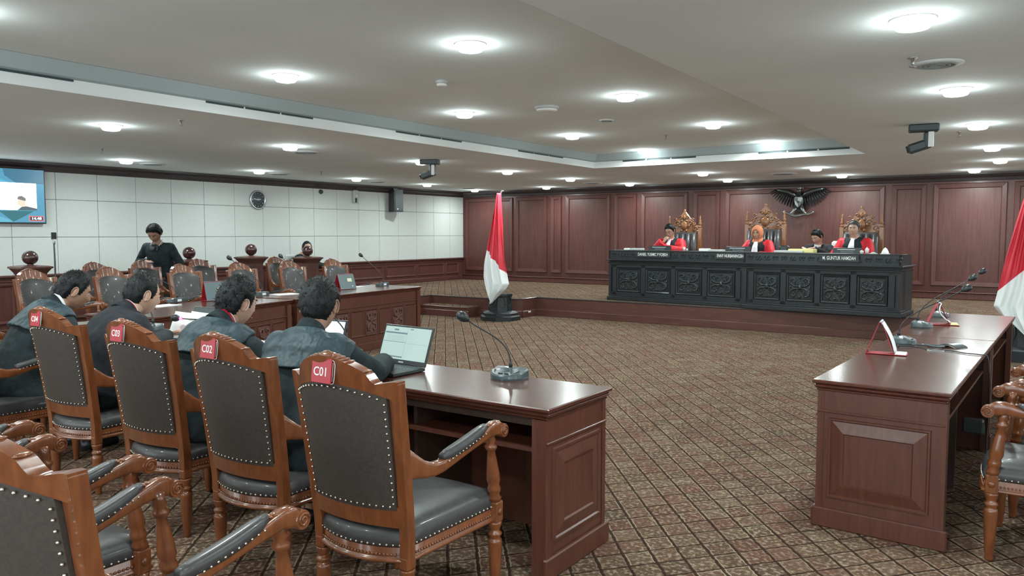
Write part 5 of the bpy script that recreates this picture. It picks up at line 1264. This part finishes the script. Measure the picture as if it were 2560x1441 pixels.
# papers held by the suited man
def held(x,y,z,rz,tilt,w_,h_,label,n_=8):
    b=MB(); pts=[(-w_/2+w_*i/n_) for i in range(n_+1)]
    b.add([(a,.03*math.sin(PI*i/n_),0) for i,a in enumerate(pts)]+[(a,.03*math.sin(PI*i/n_)+.01,h_) for i,a in enumerate(pts)],[(i,i+1,i+n_+2,i+n_+1) for i in range(n_)],smooth=True)
    o=b.build('held_paper',MT['paper'],loc=(x,y,z)); s_=o.modifiers.new('s','SOLIDIFY'); s_.thickness=.003; o.rotation_euler=(R(tilt),0,R(rz)); return tag(o,label,'papers','papers held up by the suited man')
held(-4.90,3.20,.806,6,-24,.32,.24,'large white sheet held upright by the suited man, right sheet'); held(-5.15,3.22,.806,6,-20,.24,.22,'pale sheet held upright behind the hand of the suited man, left sheet')
# ---- judges ----
def judge_pose(hz=1.24,hr=(0,-5,0),L=.10,**k):
    p=dict(pelvis=(0,0,.62),waist=(0,.25*L,.76),chest=(0,.6*L,.96),neck=(0,L,1.12),head=(0,L+.06,hz),head_rot=hr,shoulderL=(-.19,L*.9,1.05),shoulderR=(.19,L*.9,1.05),
      elbowL=(-.28,L+.12,.82),elbowR=(.28,L+.12,.82),wristL=(-.14,L+.36,.83),wristR=(.14,L+.36,.83),tipL=(-.06,L+.42,.83),tipR=(.06,L+.42,.83),backL=(0,0,1),backR=(0,0,1),
      kneeL=(-.13,.44,.56),kneeR=(.13,.44,.56),ankleL=(-.13,.46,.09),ankleR=(.13,.46,.09),curl=.6)
    p.update(k); return p
GJ='judges in red and black robes behind the bench'
def judge(x,y,yaw,pose,label,seed,hijab=False,**k):
    f=person(label,(x,y,ZD),yaw,pose,'skinlight',GJ,face=True,seed=seed,**k)
    garment(f,'red_robe','redcloth',1.12,.022,0,.97,sleeve=(.088,.090,.092,.095,.098),skirt=[(.86,0,.04,.18,.15),(.6,0,.08,.26,.22),(.5,0,.1,.28,.26)],seed=seed,wrinkle=.006)
    # black yoke and broad black front band
    b=MB(); b.rings(spine_rings(f.pts,1.14,.034,.02,.985,seg=24,tab=[(a,b_*.80,c) for a,b_,c in SP]))
    for s in 'LR':
        sh=f.P['shoulder'+s]; c0=f.P['chest'].lerp(f.P['neck'],.62); b.tube([c0,c0.lerp(sh,.72)],[.092,.094],12)
    r=remeshed(b,.012,3); r.build('black_front',MT['blackcloth'],f.t)
    nk=f.P['neck']; 
    b=MB(); 
    zs=[(nk.z+.005,.026,.075),(nk.z-.05,.032,.125),(nk.z-.12,.042,.175),(nk.z-.22,.054,.200),(nk.z-.32,.060,.205)]
    b.rings([[Vector((sx*w_,nk.y+yy,z)) for sx,yy in ((-1,y_-.02),(1,y_-.02),(1,y_+.004),(.33,y_+.012),(-.33,y_+.012),(-1,y_+.004))] for z,w_,y_ in zs],smooth=False)
    b.build('white_jabot',MT['whitecloth'],f.t)
    neck_ring(f,'robe_collar','redcloth',.078,-.05,.010); neck_ring(f,'white_collar','whitecloth',.066,-.02,.018)
    return f
j1=judge(-5.80,13.86,178,judge_pose(hz=1.275,hr=(-4,-22,4),L=.13,elbowL=(-.30,.30,.90),elbowR=(.30,.32,.86),wristR=(.05,.33,1.09),tipR=(-.01,.30,1.19),backR=(.3,1,.2),wristL=(.02,.40,.93),tipL=(.10,.40,.95),backL=(0,.6,.8),curl=.9),'leftmost judge in red and black robe with spectacles, chin on his hand',21,glasses=True,hl=HL,thick=.018)
j2=judge(-4.175,13.86,176,judge_pose(hz=1.235,hr=(0,-8,0),L=.10,shoulderL=(-.175,.09,1.03),shoulderR=(.175,.09,1.03)),'judge in red and black robe with an orange headscarf',25,hijab=True,hair=None)
# headscarf
b=MB(); nu,nv=56,40; 
def hj(i,j):
    th=PI*i/nv; az=2*PI*j/nu; p=head_point(az,th); n=Vector((p.x/.077**2,p.y/.097**2,p.z/.117**2)).normalized()
    a=abs(math.degrees(az) if az<=PI else math.degrees(az)-360)
    return p+n*.020,a
vs=[];k_={}
for i in range(nv+1):
    for j in range(nu):
        p,a=hj(i,j); fr=((p.x/.060)**2+((p.z+.022)/.092)**2) if a<85 else 9
        k_[i,j]=(len(vs),fr); 
        vs.append(p)
fs=[]
for i in range(nv):
    for j in range(nu):
        jj=(j+1)%nu; q=[k_[i,j],k_[i,jj],k_[i+1,jj],k_[i+1,j]]
        if min(c[1] for c in q)>1.0: fs.append(tuple(c[0] for c in q))
b.add(vs,fs,smooth=True); hb=MB().merge(b,j2.H)
nk=j2.P['neck']
hb.rings([[Vector((r1*math.cos(2*PI*k/24),nk.y+.015+r2*math.sin(2*PI*k/24),z)) for k in range(24)] for z,r1,r2 in ((nk.z+.10,.070,.080),(nk.z+.04,.078,.085),(nk.z-.01,.100,.100),(nk.z-.05,.125,.110),(nk.z-.075,.10,.09))])
o=hb.build('headscarf',MT['hijab'],j2.t); s_=o.modifiers.new('s','SOLIDIFY'); s_.thickness=.006
b=MB(); pts=[Vector((.062*math.cos(a),.085-.004+.0,-.022+.094*math.sin(a))) for a in [2*PI*k/32 for k in range(33)]]
pp=[]
for v in pts: pp.append(j2.H@Vector((v.x,.085*math.sqrt(max(.05,1-(v.x/.09)**2-(v.z/.135)**2))+.012,v.z)))
MB().tube(pp,.009,8).build('scarf_edge',MT['hijab'],j2.t)
j3=judge(-2.60,13.86,174,judge_pose(hz=1.305,hr=(4,-2,0),L=.08,neck=(0,.08,1.15),chest=(0,.05,.98),shoulderL=(-.20,.07,1.07),shoulderR=(.20,.07,1.07)),'rightmost judge in red and black robe with short greying hair',31,hair='greyhair',hl=HL,thick=.016)
# assistant
fa=person('assistant in dark suit looking down at papers between two judges',(-3.19,14.15,ZD),168,judge_pose(hz=1.17,hr=(-14,-30,0),L=.16,neck=(0,.16,1.03),chest=(0,.10,.90),shoulderL=(-.19,.14,.97),shoulderR=(.19,.14,.97),elbowL=(-.29,.26,.84),elbowR=(.29,.26,.84),wristL=(-.06,.50,.98),wristR=(.10,.50,.98),tipL=(.02,.55,.97),tipR=(.02,.56,.96)),'skinlight',None,thick=.013,face=True,seed=41)
fa.t['category']='person'
garment(fa,'suit_jacket','suit',1.08,.014,0,.97,sleeve=(.070,.066,.060,.055,.05),seed=2); neck_ring(fa,'shirt_collar','whitecloth',.067,-.03,.014)
nk=fa.P['neck']; b=MB(); b.rings([[Vector((sx*w_,nk.y+yy,z)) for sx,yy in ((-1,y_),(1,y_),(1,y_+.012),(-1,y_+.012))] for z,w_,y_ in ((nk.z,.03,.06),(nk.z-.10,.055,.135),(nk.z-.22,.035,.15))],smooth=False); b.build('shirt_front',MT['whitecloth'],fa.t)
b=MB(); b.rings([[Vector((sx*w_,nk.y+yy,z)) for sx,yy in ((-1,y_),(1,y_),(1,y_+.01),(-1,y_+.01))] for z,w_,y_ in ((nk.z-.02,.014,.080),(nk.z-.10,.018,.152),(nk.z-.22,.024,.166))],smooth=False); b.build('necktie',MT['suit'],fa.t)
t=empty('white_chair_back',(-2.93,14.32,ZD),0,'white rounded chair back right of the assistant','chair'); MB().box(-.15,.13,-.03,.03,.55,1.10,ch=.06).build('backrest',MT['white'],t); MB().box(-.2,.2,-.4,0,.45,.52,ch=.03).build('seat',MT['white'],t); MB().tube([(0,-.2,0),(0,-.2,.46)],.03,10).build('pedestal',MT['metal'],t); MB().tube([(-.22,-.2,.02),(0,-.2,.05),(.22,-.2,.02)],.02,6).build('foot',MT['metal'],t)
# ---- photographer ----
pz=dict(pelvis=(0,0,.93),waist=(0,.02,1.07),chest=(0,.07,1.25),neck=(0,.14,1.44),head=(0,.22,1.585),head_rot=(4,-38,0),shoulderL=(-.19,.11,1.37),shoulderR=(.19,.11,1.37),
   elbowL=(-.31,.03,1.11),elbowR=(.35,.07,1.14),wristL=(-.31,.12,.88),wristR=(.10,.29,1.155),tipL=(-.30,.15,.78),tipR=(.01,.33,1.12),backL=(-1,0,0),backR=(0,.6,.8),
   kneeL=(-.11,.03,.50),kneeR=(.11,.03,.50),ankleL=(-.12,0,.09),ankleR=(.12,0,.09),curl=.7)
fp=person('standing photographer with bowed head in black shirt, camera hanging on the chest',(-11.45,6.94,0),-148,pz,'skindark',None,hl=HL,thick=.022,head_scale=1.18,face=True,seed=51,spike=.003)
garment(fp,'black_shirt','blackcloth',1.04,.014,0,.97,sleeve=(.070,.064,.058,.052,.048),seed=6,wrinkle=.006); garment(fp,'trousers','suit',1.06,.012,0,.2,legs=True,arms=False)
MB().merge(MB().ball((0,-.105,-.015),(.030,.028,.035),10,7),fp.H).build('hair_bun',MT['hair'],fp.t)
for s in 'LR':
    an=fp.P['ankle'+s]; MB().tube([an+Vector((0,-.05,-.045)),an+Vector((0,.05,-.048)),an+Vector((0,.18,-.058))],[(.040,.042),(.042,.040),(.030,.026)],12).build('shoe',MT['black'],fp.t)
Mp=Matrix.Translation((-11.45,6.94,0))@Matrix.Rotation(R(-148),4,'Z')
t=empty('photo_camera',(0,0,0),0,'black camera hanging on the chest of the photographer','camera'); t.matrix_world=Mp@Matrix.Translation((0,.24,1.36))
MB().box(-.065,.065,-.035,.03,-.045,.04,ch=.01).build('camera_body',MT['black'],t); MB().box(-.03,.03,-.02,.03,.04,.065,ch=.006).build('viewfinder',MT['black'],t)
MB().lathe([(.036,0),(.036,.05),(.032,.055),(.0,.05)],18,M=Matrix.Translation((0,.03,-.002))@Matrix.Rotation(R(-90),4,'X')).build('lens',MT['darkgrey'],t)
b=MB(); 
for sx in (-1,1): b.tube([(sx*.065,-.01,.03),(sx*.075,-.06,.08),(sx*.06,-.14,.13)],.006,6)
b.build('strap',MT['lightgrey'],t)
t=empty('hand_device',(0,0,0),0,'small dark device held by the photographer at waist height','camera'); t.matrix_world=Mp@Matrix.Translation((-.01,.385,1.10)); MB().box(-.045,.045,-.018,.018,-.06,.05,ch=.008).build('device_body',MT['black'],t); MB().box(-.02,.02,.018,.03,-.02,.02,ch=.004).build('device_lens',MT['darkgrey'],t)
# ---- seated man by the white wall ----
ps=seated(L=.05,hz=1.19,hr=(-52,-8,0)); ps['neck']=(0,.05,1.06)
fs_=person('man with cropped hair seated by the white wall behind a ball post',(-12.5,10.56,.10),-64,ps,'skinlight',None,hl=HLrec,thick=.006,head_scale=1.2,spike=.001,face=True,seed=61)
garment(fs_,'dark_shirt','blackcloth',1.08,.014,0,.97,seed=8); garment(fs_,'trousers','suit',1.06,.012,0,.2,legs=True,arms=False)
t=empty('grey_office_chair',(-12.5,10.56,0),R(-64),'grey rounded office chair under the seated man by the wall','chair'); MB().box(-.22,.22,-.24,-.18,.55,1.16,ch=.08).build('backrest',MT['lightgrey'],t); MB().box(-.23,.23,-.2,.25,.46,.55,ch=.04).build('seat',MT['lightgrey'],t); MB().tube([(0,0,.04),(0,0,.47)],.03,10).build('pedestal',MT['metal'],t)
for k in range(5): a=2*PI*k/5; MB().tube([(0,0,.06),(.25*math.cos(a),.25*math.sin(a),.03)],.02,6).build('foot',MT['black'],t)
MB().box(-.02,.02,-.22,-.14,.4,.7,ch=.01).build('back_support',MT['black'],t)
